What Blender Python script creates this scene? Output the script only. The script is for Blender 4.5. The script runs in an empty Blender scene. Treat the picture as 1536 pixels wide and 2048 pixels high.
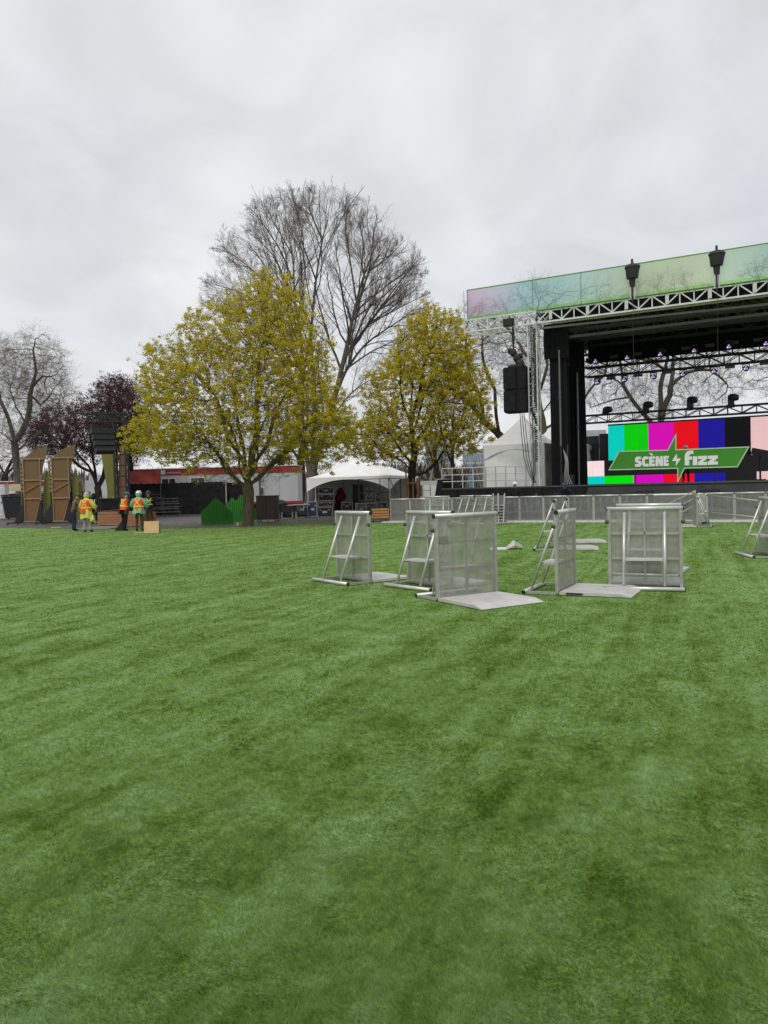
import bpy, bmesh, math, random
import numpy as np
from mathutils import Vector, Matrix
random.seed(7)
rng = np.random.default_rng(7)
scene = bpy.context.scene
C = scene.collection
R = math.radians
V = Vector

# ------------------------------------------------------------------ camera
CAM_H, FPX = 1.6, 1540.0
cam_d = bpy.data.cameras.new('camera')
cam = bpy.data.objects.new('camera', cam_d)
C.objects.link(cam)
cam_d.sensor_fit = 'VERTICAL'
cam_d.sensor_height = 36.0
cam_d.lens = 36.0 * FPX / 2048.0
cam_d.clip_start, cam_d.clip_end = 0.05, 6000
CAM_R = Matrix.Rotation(R(90 - 1.71), 3, 'X') @ Matrix.Rotation(R(-1.5), 3, 'Z')
cam.location = (0, 0, CAM_H)
cam.rotation_euler = CAM_R.to_euler()
scene.camera = cam

# ------------------------------------------------------------------ world: overcast sky
SUN_EL, SUN_AZ = R(58), R(205)
world = bpy.data.worlds.new('World')
scene.world = world
world.use_nodes = True
nt = world.node_tree
nt.nodes.clear()
def wn(t, **kw):
    n = nt.nodes.new(t)
    for k, v in kw.items():
        setattr(n, k, v)
    return n
L = nt.links.new
w_out = wn('ShaderNodeOutputWorld')
w_bg = wn('ShaderNodeBackground'); w_bg.inputs['Strength'].default_value = 0.10
w_sky = wn('ShaderNodeTexSky', sky_type='NISHITA', sun_disc=False)
w_sky.sun_elevation, w_sky.sun_rotation = SUN_EL, SUN_AZ
w_tc = wn('ShaderNodeTexCoord')
w_sep = wn('ShaderNodeSeparateXYZ')
L(w_tc.outputs['Generated'], w_sep.inputs[0])
w_add = wn('ShaderNodeMath', operation='ADD'); w_add.inputs[1].default_value = 0.45
w_abs = wn('ShaderNodeMath', operation='ABSOLUTE')
L(w_sep.outputs['Z'], w_abs.inputs[0]); L(w_abs.outputs[0], w_add.inputs[0])
w_dx = wn('ShaderNodeMath', operation='DIVIDE'); w_dy = wn('ShaderNodeMath', operation='DIVIDE')
L(w_sep.outputs['X'], w_dx.inputs[0]); L(w_add.outputs[0], w_dx.inputs[1])
L(w_sep.outputs['Y'], w_dy.inputs[0]); L(w_add.outputs[0], w_dy.inputs[1])
w_cmb = wn('ShaderNodeCombineXYZ')
L(w_dx.outputs[0], w_cmb.inputs[0]); L(w_dy.outputs[0], w_cmb.inputs[1])
w_n1 = wn('ShaderNodeTexNoise'); w_n1.inputs['Scale'].default_value = 1.5; w_n1.inputs['Detail'].default_value = 6; w_n1.inputs['Roughness'].default_value = 0.5; w_n1.inputs['Distortion'].default_value = 0.5
L(w_cmb.outputs[0], w_n1.inputs['Vector'])
w_r1 = wn('ShaderNodeValToRGB')
cr = w_r1.color_ramp
cr.elements[0].position = 0.30; cr.elements[0].color = (6.85, 7.1, 7.5, 1)
cr.elements[1].position = 0.72; cr.elements[1].color = (9.3, 9.35, 9.35, 1)
L(w_n1.outputs['Fac'], w_r1.inputs[0])
w_n2 = wn('ShaderNodeTexNoise'); w_n2.inputs['Scale'].default_value = 4.5; w_n2.inputs['Detail'].default_value = 5; w_n2.inputs['Distortion'].default_value = 0.8
L(w_cmb.outputs[0], w_n2.inputs['Vector'])
w_r2 = wn('ShaderNodeMapRange'); w_r2.inputs['To Min'].default_value = 0.89; w_r2.inputs['To Max'].default_value = 1.08
w_r2.inputs['From Min'].default_value = 0.3; w_r2.inputs['From Max'].default_value = 0.7
L(w_n2.outputs['Fac'], w_r2.inputs['Value'])
w_mul = wn('ShaderNodeVectorMath', operation='SCALE')
L(w_r1.outputs[0], w_mul.inputs[0]); L(w_r2.outputs[0], w_mul.inputs['Scale'])
w_mix = wn('ShaderNodeMixRGB'); w_mix.inputs[0].default_value = 0.94
L(w_sky.outputs[0], w_mix.inputs[1]); L(w_mul.outputs[0], w_mix.inputs[2])
L(w_mix.outputs[0], w_bg.inputs['Color']); L(w_bg.outputs[0], w_out.inputs[0])

sun_d = bpy.data.lights.new('sun', 'SUN')
sun_d.energy, sun_d.angle, sun_d.color = 1.4, R(22), (1.0, 0.97, 0.92)
sun = bpy.data.objects.new('sun', sun_d); C.objects.link(sun)
sun.rotation_euler = (R(90) - SUN_EL, 0, math.pi - SUN_AZ)

scene.render.engine = 'CYCLES'
scene.view_settings.view_transform = 'Standard'
scene.view_settings.look = 'None'
scene.view_settings.exposure = 0.0
scene.view_settings.gamma = 1.0
scene.view_settings.use_curve_mapping = False
scene.cycles.use_denoising = True
scene.cycles.max_bounces = 8
scene.cycles.transparent_max_bounces = 16

# ------------------------------------------------------------------ projection helpers
def ray(px, py):
    return (CAM_R @ V(((px - 768) / FPX, -(py - 1024) / FPX, -1))).normalized()
EYE = V((0, 0, CAM_H))
def at(px, py, Y):
    d = ray(px, py); return EYE + d * (Y / d.y)
def ground(px, py, z=0.0):
    d = ray(px, py); return EYE + d * ((z - CAM_H) / d.z)
YAW = R(28.5)
SU = V((math.cos(YAW), -math.sin(YAW), 0)); SV = V((math.sin(YAW), math.cos(YAW), 0))
SO = at(1068, 990, 37.0); SO.z = 0
def S(x, y, z=0.0):
    return SO + SU * x + SV * y + V((0, 0, z))
def SP(px, py, y):            # stage-local (x, z) on the plane at stage depth y
    d = ray(px, py); t = ((SO + SV * y - EYE).dot(SV)) / d.dot(SV)
    p = EYE + d * t; return (p - SO).dot(SU), p.z

# ------------------------------------------------------------------ materials
MATS = {}
def mat(name, col, rough=0.7, metal=0.0, var=0.12, scale=6.0, bump=0.0, bscale=40.0, spec=0.5, col2=None, emit=None, stretch=None):
    if name in MATS: return MATS[name]
    m = bpy.data.materials.new(name); m.use_nodes = True
    t = m.node_tree; b = t.nodes['Principled BSDF']; k = t.links.new
    b.inputs['Roughness'].default_value = rough
    b.inputs['Metallic'].default_value = metal
    b.inputs['Specular IOR Level'].default_value = spec
    tc = t.nodes.new('ShaderNodeTexCoord')
    src = tc.outputs['Object']
    if stretch:
        mp = t.nodes.new('ShaderNodeMapping'); mp.inputs['Scale'].default_value = stretch
        k(src, mp.inputs[0]); src = mp.outputs[0]
    n = t.nodes.new('ShaderNodeTexNoise'); n.inputs['Scale'].default_value = scale; n.inputs['Detail'].default_value = 5
    k(src, n.inputs['Vector'])
    rp = t.nodes.new('ShaderNodeValToRGB')
    c2 = col2 or tuple(min(1, c * (1 + var)) for c in col)
    c1 = col if col2 else tuple(c * (1 - var) for c in col)
    rp.color_ramp.elements[0].position = 0.3; rp.color_ramp.elements[1].position = 0.7
    rp.color_ramp.elements[0].color = (*c1, 1); rp.color_ramp.elements[1].color = (*c2, 1)
    k(n.outputs['Fac'], rp.inputs[0]); k(rp.outputs[0], b.inputs['Base Color'])
    if bump:
        n2 = t.nodes.new('ShaderNodeTexNoise'); n2.inputs['Scale'].default_value = bscale; n2.inputs['Detail'].default_value = 4
        k(src, n2.inputs['Vector'])
        bp = t.nodes.new('ShaderNodeBump'); bp.inputs['Strength'].default_value = bump; bp.inputs['Distance'].default_value = 0.02
        k(n2.outputs['Fac'], bp.inputs['Height']); k(bp.outputs[0], b.inputs['Normal'])
    if emit:
        k(rp.outputs[0], b.inputs['Emission Color']); b.inputs['Emission Strength'].default_value = emit
    MATS[name] = m
    return m
def sheer(name, col, see, rough=0.6, metal=0.0, tint=None, var=0.1, scale=5.0, hole=None):
    """a perforated or gauzy sheet: part open, part material"""
    if name in MATS: return MATS[name]
    m = mat(name, col, rough, metal, var, scale)
    t = m.node_tree; k = t.links.new; b = t.nodes['Principled BSDF']; o = t.nodes['Material Output']
    tr = t.nodes.new('ShaderNodeBsdfTransparent')
    if tint: tr.inputs[0].default_value = (*tint, 1)
    mx = t.nodes.new('ShaderNodeMixShader'); mx.inputs[0].default_value = see
    k(b.outputs[0], mx.inputs[1]); k(tr.outputs[0], mx.inputs[2]); k(mx.outputs[0], o.inputs['Surface'])
    return m

ALU = mat('brushed_aluminium', (0.45, 0.45, 0.42), 0.42, 0.55, 0.14, 9, 0.05, 60)
ALU_LIGHT = mat('clean_aluminium_tube', (0.63, 0.63, 0.60), 0.38, 0.5, 0.08, 7)
ALU_PLATE = mat('tread_plate', (0.57, 0.555, 0.53), 0.5, 0.2, 0.14, 4, 0.25, 70)
ALU_MESH = sheer('perforated_aluminium', (0.34, 0.34, 0.305), 0.33, 0.5, 0.35, None, 0.24, 7)
ALU_MESH_FAR = sheer('perforated_aluminium_row', (0.27, 0.27, 0.26), 0.40, 0.5, 0.35, None, 0.14, 5)
RUB = mat('black_rubber', (0.015, 0.015, 0.015), 0.6)
BLK = mat('black_paint', (0.018, 0.018, 0.019), 0.5, 0.1)
BLKM = mat('black_truss_metal', (0.012, 0.012, 0.013), 0.45, 0.3)
DARKM = mat('dark_grey_truss', (0.085, 0.086, 0.088), 0.5, 0.3)
TRUSS = mat('white_painted_truss', (0.70, 0.70, 0.68), 0.5, 0.2, 0.10, 3)
DRAPE = mat('black_drape', (0.010, 0.010, 0.012), 0.92, 0, 0.3, 3, 0.2, 12, spec=0.2)
SCRIM = mat('black_scrim', (0.016, 0.016, 0.017), 0.9, 0, 0.35, 3, 0.25, 10, spec=0.2)
PVC = mat('white_tent_fabric', (0.88, 0.88, 0.865), 0.55, 0, 0.05, 2, 0.15, 5)
PLY = mat('plywood', (0.25, 0.125, 0.05), 0.75, 0, 0.22, 5, 0.1, 30, col2=(0.17, 0.08, 0.03), stretch=(6, 6, 0.5))
PLY_DARK = mat('wet_plywood', (0.15, 0.09, 0.04), 0.7, 0, 0.22, 5, 0.1, 30, col2=(0.21, 0.125, 0.055), stretch=(6, 6, 0.5))
PINE = mat('pine_timber', (0.34, 0.25, 0.155), 0.75, 0, 0.2, 5, 0.05, 30, col2=(0.25, 0.17, 0.095))
PALE_PLY = mat('pale_new_plywood', (0.62, 0.40, 0.19), 0.7, 0, 0.12, 4, col2=(0.70, 0.48, 0.25))
LUMBER = mat('stacked_lumber_wood', (0.36, 0.17, 0.075), 0.75, 0, 0.2, 4, col2=(0.28, 0.13, 0.06))
OLIVE = mat('chartreuse_stained_wood', (0.15, 0.155, 0.02), 0.7, 0, 0.2, 4, 0.1, 20, col2=(0.22, 0.21, 0.045), stretch=(6, 6, 0.6))
GREENP = mat('bright_green_paint', (0.022, 0.21, 0.012), 0.55, 0, 0.12, 3)

# ------------------------------------------------------------------ mesh helpers
class MB:
    def __init__(s): s.v = []; s.f = []; s.m = []; s.cur = 0; s.smooth = False
    def add(s, vs, fs):
        o = len(s.v); s.v += [tuple(p) for p in vs]
        for f in fs: s.f.append(tuple(i + o for i in f)); s.m.append(s.cur)
        return s
    def box(s, c, d, rz=0.0, M=None):
        x, y, z = (q / 2 for q in d); c = V(c)
        vs = [V((a * x, b * y, e * z)) for e in (-1, 1) for b in (-1, 1) for a in (-1, 1)]
        if rz: M = Matrix.Rotation(rz, 3, 'Z')
        if M is not None: vs = [M @ p for p in vs]
        return s.add([p + c for p in vs], [(0, 2, 3, 1), (4, 5, 7, 6), (0, 1, 5, 4), (2, 6, 7, 3), (0, 4, 6, 2), (1, 3, 7, 5)])
    def frame_of(s, p, q):
        t = (V(q) - V(p)).normalized()
        r = V((0, 0, 1)) if abs(t.z) < 0.95 else V((1, 0, 0))
        a = t.cross(r).normalized(); b = a.cross(t).normalized()
        return a, b
    def beam(s, p, q, w, h):
        a, b = s.frame_of(p, q); p, q = V(p), V(q)
        vs = [e + a * (i * w / 2) + b * (j * h / 2) for e in (p, q) for i, j in ((-1, -1), (1, -1), (1, 1), (-1, 1))]
        return s.add(vs, [(3, 2, 1, 0), (4, 5, 6, 7), (0, 1, 5, 4), (1, 2, 6, 5), (2, 3, 7, 6), (3, 0, 4, 7)])
    def tube(s, p, q, r, r2=None, n=8, caps=True):
        return s.path([p, q], [r, r if r2 is None else r2], n, caps)
    def path(s, pts, rs, n=8, caps=True):
        pts = [V(p) for p in pts]
        if not isinstance(rs, (list, tuple)): rs = [rs] * len(pts)
        vs = []; a = None
        for i, p in enumerate(pts):
            t = (pts[min(i + 1, len(pts) - 1)] - pts[max(i - 1, 0)])
            t = t.normalized() if t.length > 1e-9 else V((0, 0, 1))
            if a is None:
                a, b = s.frame_of(V((0, 0, 0)), t)
            else:
                a = (a - t * a.dot(t)); a = a.normalized() if a.length > 1e-6 else s.frame_of(V((0, 0, 0)), t)[0]
                b = a.cross(t).normalized()
            for j in range(n):
                w = 2 * math.pi * j / n
                vs.append(p + (a * math.cos(w) + b * math.sin(w)) * rs[i])
        fs = []
        for i in range(len(pts) - 1):
            for j in range(n):
                k = (j + 1) % n
                fs.append((i * n + j, i * n + k, (i + 1) * n + k, (i + 1) * n + j))
        if caps:
            fs.append(tuple(range(n - 1, -1, -1))); fs.append(tuple(range((len(pts) - 1) * n, len(pts) * n)))
        return s.add(vs, fs)
    def rings(s, rings, closed_top=True, closed_bot=True, wrap=True):
        n = len(rings[0]); vs = [p for r in rings for p in r]; fs = []
        for i in range(len(rings) - 1):
            for j in range(n if wrap else n - 1):
                k = (j + 1) % n
                fs.append((i * n + j, i * n + k, (i + 1) * n + k, (i + 1) * n + j))
        if wrap and closed_bot: fs.append(tuple(range(n - 1, -1, -1)))
        if wrap and closed_top: fs.append(tuple(range((len(rings) - 1) * n, len(rings) * n)))
        return s.add(vs, fs)
    def prism(s, poly, d, M=None, off=(0, 0, 0)):   # poly in local XZ, thickness d along +Y
        n = len(poly); o = V(off)
        vs = [V((x, 0, z)) for x, z in poly] + [V((x, d, z)) for x, z in poly]
        if M is not None: vs = [M @ p for p in vs]
        vs = [p + o for p in vs]
        return s.add(vs, [tuple(range(n)), tuple(range(2 * n - 1, n - 1, -1))] + [(i, i + n, (i + 1) % n + n, (i + 1) % n) for i in range(n)])
    def grid(s, fn, nu, nv):
        vs = [fn(i / nu, j / nv) for j in range(nv + 1) for i in range(nu + 1)]
        fs = [(j * (nu + 1) + i, j * (nu + 1) + i + 1, (j + 1) * (nu + 1) + i + 1, (j + 1) * (nu + 1) + i) for j in range(nv) for i in range(nu)]
        return s.add(vs, fs)
    def dome(s, c, r, n=12, m=5, zs=1.0, frac=0.5):
        c = V(c); rs = []
        for i in range(m + 1):
            a = i / m * math.pi * frac
            rs.append([c + V((r * math.cos(2 * math.pi * j / n) * math.cos(a - math.pi * (frac - 0.5)), r * math.sin(2 * math.pi * j / n) * math.cos(a - math.pi * (frac - 0.5)), r * zs * math.sin(a - math.pi * (frac - 0.5)))) for j in range(n)])
        return s.rings(rs)
    def mesh(s, name, mats):
        me = bpy.data.meshes.new(name)
        me.from_pydata(s.v, [], s.f)
        for m in (mats if isinstance(mats, (list, tuple)) else [mats]): me.materials.append(m)
        if any(s.m): me.polygons.foreach_set('material_index', s.m)
        if s.smooth:
            me.polygons.foreach_set('use_smooth', [True] * len(s.f))
        me.update()
        return me
    def build(s, name, mats, parent=None, label=None):
        return link(name, s.mesh(name, mats), parent, label)
def link(name, me, parent=None, label=None):
    o = bpy.data.objects.new(name, me); C.objects.link(o)
    if parent is not None: o.parent = parent
    if label: o['label'] = label
    return o
def thing(name, label, cat, loc=(0, 0, 0), rz=0.0, group=None):
    o = bpy.data.objects.new(name, None); C.objects.link(o)
    o.empty_display_size = 0.2
    o.location = loc; o.rotation_euler = (0, 0, rz); o['label'] = label; o['category'] = cat
    if group: o['group'] = group
    return o
def tag(o, label, cat, group=None):
    o['label'] = label; o['category'] = cat
    if group: o['group'] = group
    return o
def struct(o): o['kind'] = 'structure'; return o
ORD = ['leftmost', 'second', 'third', 'fourth', 'fifth', 'sixth', 'seventh', 'eighth', 'ninth', 'tenth', 'eleventh', 'twelfth', 'thirteenth', 'fourteenth', 'fifteenth', 'sixteenth']
def dup(root, loc, rz, label, group=None):
    def cp(o, par):
        c = o.copy(); C.objects.link(c)
        if par is not None: c.parent = par
        for ch in o.children: cp(ch, c)
        return c
    r = cp(root, None); r.location = loc; r.rotation_euler = (0, 0, rz); r['label'] = label
    if group: r['group'] = group
    elif 'group' in r: del r['group']
    return r
def np_mesh(name, verts, faces, mats, attr=None):
    verts = np.asarray(verts, np.float32); faces = np.asarray(faces, np.int32)
    me = bpy.data.meshes.new(name); k = faces.shape[1]
    me.vertices.add(len(verts)); me.vertices.foreach_set('co', verts.ravel())
    me.loops.add(faces.size); me.loops.foreach_set('vertex_index', faces.ravel())
    me.polygons.add(len(faces))
    me.polygons.foreach_set('loop_start', np.arange(0, faces.size, k, dtype=np.int32))
    me.polygons.foreach_set('loop_total', np.full(len(faces), k, np.int32))
    for m in (mats if isinstance(mats, (list, tuple)) else [mats]): me.materials.append(m)
    if attr is not None:
        a = me.attributes.new('tone', 'FLOAT', 'FACE'); a.data.foreach_set('value', np.asarray(attr, np.float32))
    me.update(calc_edges=True)
    return me

# ------------------------------------------------------------------ ground
def turf_material(name, blade):
    m = bpy.data.materials.new(name); m.use_nodes = True
    t = m.node_tree; k = t.links.new; b = t.nodes['Principled BSDF']
    g = t.nodes.new('ShaderNodeNewGeometry')
    def noise(scale, det, stretch=None, rot=0.0, dist=0.0):
        src = g.outputs['Position']
        if stretch:
            mr_ = t.nodes.new('ShaderNodeMapping'); mr_.inputs['Rotation'].default_value = (0, 0, rot)
            mp = t.nodes.new('ShaderNodeMapping'); mp.inputs['Scale'].default_value = stretch
            k(src, mr_.inputs[0]); k(mr_.outputs[0], mp.inputs[0]); src = mp.outputs[0]
        n = t.nodes.new('ShaderNodeTexNoise'); n.inputs['Scale'].default_value = scale; n.inputs['Detail'].default_value = det
        n.inputs['Roughness'].default_value = 0.68; n.inputs['Distortion'].default_value = dist
        k(src, n.inputs['Vector']); return n.outputs['Fac']
    def mth(op, a, bb):
        n = t.nodes.new('ShaderNodeMath'); n.operation = op
        for i, q in enumerate((a, bb)):
            if isinstance(q, (int, float)): n.inputs[i].default_value = q
            else: k(q, n.inputs[i])
        return n.outputs[0]
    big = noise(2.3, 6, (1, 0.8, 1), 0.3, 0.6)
    streak = noise(1.0, 5, (0.11, 1.7, 1), R(-66), 0.2)      # drag marks from rolling out and brushing the turf, their nap sheen painted as colour
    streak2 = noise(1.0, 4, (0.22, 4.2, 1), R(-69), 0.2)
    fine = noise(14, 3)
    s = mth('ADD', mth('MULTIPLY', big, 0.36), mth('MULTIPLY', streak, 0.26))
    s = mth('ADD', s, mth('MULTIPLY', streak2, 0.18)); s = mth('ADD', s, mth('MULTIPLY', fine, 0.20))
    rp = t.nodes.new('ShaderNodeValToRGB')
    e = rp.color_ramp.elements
    e[0].position = 0.41; e[0].color = (0.078, 0.154, 0.006, 1)  # turf colour varies; sheen and shade of the leaning pile painted in too
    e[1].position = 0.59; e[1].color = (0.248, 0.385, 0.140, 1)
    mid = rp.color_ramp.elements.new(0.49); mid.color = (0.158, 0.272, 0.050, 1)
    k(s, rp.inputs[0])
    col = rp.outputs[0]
    if blade:
        at_ = t.nodes.new('ShaderNodeAttribute'); at_.attribute_name = 'tone'
        hs = t.nodes.new('ShaderNodeHueSaturation'); hs.inputs['Saturation'].default_value = 0.95
        k(col, hs.inputs['Color']); k(at_.outputs['Fac'], hs.inputs['Value'])
        col = hs.outputs[0]
    else:
        bp = t.nodes.new('ShaderNodeBump'); bp.inputs['Strength'].default_value = 0.9; bp.inputs['Distance'].default_value = 0.03
        h = mth('ADD', mth('MULTIPLY', noise(60, 3), 0.6), mth('MULTIPLY', noise(9, 4), 1.6))
        k(h, bp.inputs['Height']); k(bp.outputs[0], b.inputs['Normal'])
    k(col, b.inputs['Base Color'])
    b.inputs['Roughness'].default_value = 0.6 if blade else 0.85
    b.inputs['Specular IOR Level'].default_value = 0.25
    if blade:                                   # thin blades let light through
        tl = t.nodes.new('ShaderNodeBsdfTranslucent'); k(col, tl.inputs[0])
        mx = t.nodes.new('ShaderNodeMixShader'); mx.inputs[0].default_value = 0.4
        k(b.outputs[0], mx.inputs[1]); k(tl.outputs[0], mx.inputs[2]); k(mx.outputs[0], t.nodes['Material Output'].inputs['Surface'])
    return m
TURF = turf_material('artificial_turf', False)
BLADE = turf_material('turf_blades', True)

ASPH = mat('wet_asphalt', (0.085, 0.076, 0.070), 0.65, 0, 0.3, 0.6, 0.2, 30)
SOIL = mat('far_park_ground', (0.10, 0.11, 0.06), 0.9, 0, 0.3, 0.2)
struct(MB().add([(-2500, -300, -0.10), (2500, -300, -0.10), (2500, 4500, -0.10), (-2500, 4500, -0.10)], [(0, 1, 2, 3)]).build('ground', SOIL))
struct(MB().add([(-60, 30, -0.045), (60, 30, -0.045), (60, 110, -0.045), (-60, 110, -0.045)], [(0, 1, 2, 3)]).build('pavement', ASPH))
EDGE = [(-60, 47), (-24, 44.5)] + [tuple(ground(px, py)[:2]) for px, py in ((0, 1056), (100, 1057.5), (200, 1058.5), (320, 1058), (450, 1055), (560, 1051), (660, 1047.5), (780, 1043))] + [(60, 37.5)]
poly = [(-60, -20), (60, -20)] + EDGE[::-1]
n = len(poly)
MBt = MB(); MBt.add([(x, y, 0) for x, y in poly] + [(x, y, -0.06) for x, y in poly], [tuple(range(n))] + [(i, i + n, (i + 1) % n + n, (i + 1) % n) for i in range(n)])
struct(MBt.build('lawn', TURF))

def smooth_field(xy, cell, seed):
    """cheap value noise used to lean the turf pile in patches"""
    r = np.random.default_rng(seed); T = r.random((256, 256))
    p = xy / cell; i = np.floor(p).astype(int); f = p - i; f = f * f * (3 - 2 * f)
    a = T[i[:, 0] % 256, i[:, 1] % 256]; b = T[(i[:, 0] + 1) % 256, i[:, 1] % 256]
    c = T[i[:, 0] % 256, (i[:, 1] + 1) % 256]; d = T[(i[:, 0] + 1) % 256, (i[:, 1] + 1) % 256]
    return (a * (1 - f[:, :1].ravel()) + b * f[:, 0]) * (1 - f[:, 1]) + (c * (1 - f[:, 0]) + d * f[:, 0]) * f[:, 1]
def turf_pile(N):
    u = rng.random(N)
    r0, r1 = 1.7, 44.0
    r = (r0 ** -0.55 + u * (r1 ** -0.55 - r0 ** -0.55)) ** (1 / -0.55)
    th = (rng.random(N) - 0.5) * R(78)
    xy = np.stack([r * np.sin(th), r * np.cos(th)], 1)
    w = np.clip(0.0013 * r, 0.003, 0.05) * (0.7 + 0.6 * rng.random(N))
    h = (0.010 + 0.010 * rng.random(N)) * (1 + 0.015 * r)
    f1 = smooth_field(xy, 0.30, 3); f2 = smooth_field(xy, 0.11, 4); f3 = smooth_field(xy + 30, 0.42, 5)
    la = (f3 * 1.5 + f2 * 0.8) * math.pi + rng.normal(0, 0.95, N)
    lm = (0.5 + 2.2 * np.abs(f1 * 0.6 + f2 * 0.4) + rng.normal(0, 0.35, N))
    lean = np.stack([np.cos(la), np.sin(la)], 1) * (lm * h)[:, None]
    fa = rng.random(N) * math.pi
    side = np.stack([np.cos(fa), np.sin(fa)], 1) * (w / 2)[:, None]
    z0 = np.full(N, -0.004)
    A = np.column_stack([xy - side, z0]); B = np.column_stack([xy + side, z0]); T = np.column_stack([xy + lean, h])
    verts = np.stack([A, B, T], 1).reshape(-1, 3)
    faces = np.arange(3 * N).reshape(-1, 3)
    tone = 0.80 + 0.50 * rng.random(N) ** 1.3
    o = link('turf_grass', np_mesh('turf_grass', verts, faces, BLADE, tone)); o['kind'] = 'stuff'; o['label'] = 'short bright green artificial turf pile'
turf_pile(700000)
# ------------------------------------------------------------------ trees
def bark(name, c, c2):
    return mat(name, c, 0.85, 0, 0.3, 3, 0.6, 18, col2=c2, stretch=(3, 3, 0.7), spec=0.2)
BARK_MAPLE = bark('maple_bark', (0.075, 0.060, 0.038), (0.155, 0.130, 0.082))
BARK_GREY = bark('grey_bark', (0.075, 0.064, 0.055), (0.165, 0.145, 0.125))
BARK_DARK = bark('dark_bark', (0.030, 0.024, 0.019), (0.06, 0.048, 0.038))
BARK_SYC = bark('sycamore_bark', (0.07, 0.058, 0.038), (0.15, 0.125, 0.085))
TWIG_GREY = mat('bare_twigs', (0.18, 0.155, 0.142), 0.9, 0, 0.2, 3, spec=0.1)
TWIG_TAN = mat('tan_twigs', (0.19, 0.16, 0.115), 0.9, 0, 0.2, 3, spec=0.1)
def leaf_mat(name, a, b, trans=0.35):
    m = mat(name, a, 0.65, 0, 0, 1.3, col2=b, spec=0.2)
    t = m.node_tree; k = t.links.new; bs = t.nodes['Principled BSDF']; o = t.nodes['Material Output']
    rp = [n for n in t.nodes if n.type == 'VALTORGB'][0]
    at_ = t.nodes.new('ShaderNodeAttribute'); at_.attribute_name = 'tone'
    hs = t.nodes.new('ShaderNodeHueSaturation'); k(rp.outputs[0], hs.inputs['Color']); k(at_.outputs['Fac'], hs.inputs['Value'])
    k(hs.outputs[0], bs.inputs['Base Color'])
    tl = t.nodes.new('ShaderNodeBsdfTranslucent'); k(hs.outputs[0], tl.inputs[0])
    mx = t.nodes.new('ShaderNodeMixShader'); mx.inputs[0].default_value = trans
    k(bs.outputs[0], mx.inputs[1]); k(tl.outputs[0], mx.inputs[2]); k(mx.outputs[0], o.inputs['Surface'])
    return m
LEAF_Y = leaf_mat('maple_spring_leaf', (0.50, 0.43, 0.022), (0.74, 0.63, 0.05), 0.5)
LEAF_P = leaf_mat('plum_leaf', (0.095, 0.045, 0.050), (0.155, 0.085, 0.088), 0.35)
LEAF_B = leaf_mat('willow_bud', (0.17, 0.15, 0.075), (0.23, 0.20, 0.10), 0.3)

def ellipsoid_points(n, blobs, shell=0.5, r=None):
    """blobs: (cx,cy,cz, rx,ry,rz, weight)"""
    r = r or rng
    w = np.array([b[6] for b in blobs], float); w /= w.sum(); out = []
    for b, c in zip(blobs, r.multinomial(n, w)):
        d = r.normal(size=(c, 3)); d /= np.linalg.norm(d, axis=1)[:, None]
        rad = r.random(c) ** (shell / 1.5)
        out.append(np.array(b[:3]) + d * rad[:, None] * np.array(b[3:6]))
    return np.concatenate(out)
def grow(seeds, att, step, infl, kill, max_nodes=9000, trop=(0, 0, 0.08), jit=0.12, r=None):
    r = r or rng
    pos = []; par = []
    def near(p): return int(np.argmin(((np.array(pos) - p) ** 2).sum(1)))
    for s in seeds:
        s = [np.array(q, float) for q in s]
        if not pos: pos.append(s[0]); par.append(-1); cur = 0
        else: cur = near(s[0])
        for q in s[1:]:
            p0 = pos[cur]; L_ = np.linalg.norm(q - p0); k = max(1, int(L_ / step))
            sway = r.normal(size=3) * 0.04 * L_
            for i in range(1, k + 1):
                t = i / k
                pos.append(p0 + (q - p0) * t + sway * math.sin(t * math.pi)); par.append(cur); cur = len(pos) - 1
    P = np.zeros((max_nodes + 500, 3)); n = len(pos); P[:n] = pos
    d2 = ((att[:, None, :] - P[None, :n, :]) ** 2).sum(2)
    ni = d2.argmin(1); nd = np.sqrt(d2.min(1)); alive = np.ones(len(att), bool)
    trop = np.array(trop); nchild = {}
    for it in range(400):
        act = alive & (nd < infl)
        if not act.any() or n > max_nodes: break
        ids = ni[act]; dv = att[act] - P[ids]; dv /= np.maximum(np.linalg.norm(dv, axis=1), 1e-6)[:, None]
        u, inv = np.unique(ids, return_inverse=True)
        sm = np.zeros((len(u), 3)); np.add.at(sm, inv, dv)
        new = []
        for j, i in enumerate(u):
            c = nchild.get(i, 0)
            if c > 3: alive[act.nonzero()[0][inv == j]] = False; continue
            g = sm[j] / max(np.linalg.norm(sm[j]), 1e-6) + trop + r.normal(size=3) * jit
            g /= np.linalg.norm(g)
            nchild[i] = c + 1
            new.append(P[i] + g * step); par.append(int(i))
        if not new: break
        new = np.array(new); m = len(new)
        if n + m > len(P): break
        P[n:n + m] = new
        d = np.sqrt(((att[:, None, :] - new[None]) ** 2).sum(2)); jn = d.argmin(1); dm = d[np.arange(len(att)), jn]
        b = dm < nd; nd[b] = dm[b]; ni[b] = jn[b] + n
        n += m
        alive &= nd > kill
    return P[:n].copy(), np.array(par[:n])
def radii(P, par, tip, base):
    n = len(P); ch = [[] for _ in range(n)]
    for i, p in enumerate(par):
        if p >= 0: ch[p].append(i)
    cnt = np.zeros(n)
    for i in range(n - 1, -1, -1):
        if not ch[i]: cnt[i] = 1
        if par[i] >= 0: cnt[par[i]] += cnt[i]
    e = math.log(max(cnt[0], 2)) / math.log(base / tip)
    return tip * cnt ** (1 / e), ch, cnt
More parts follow.
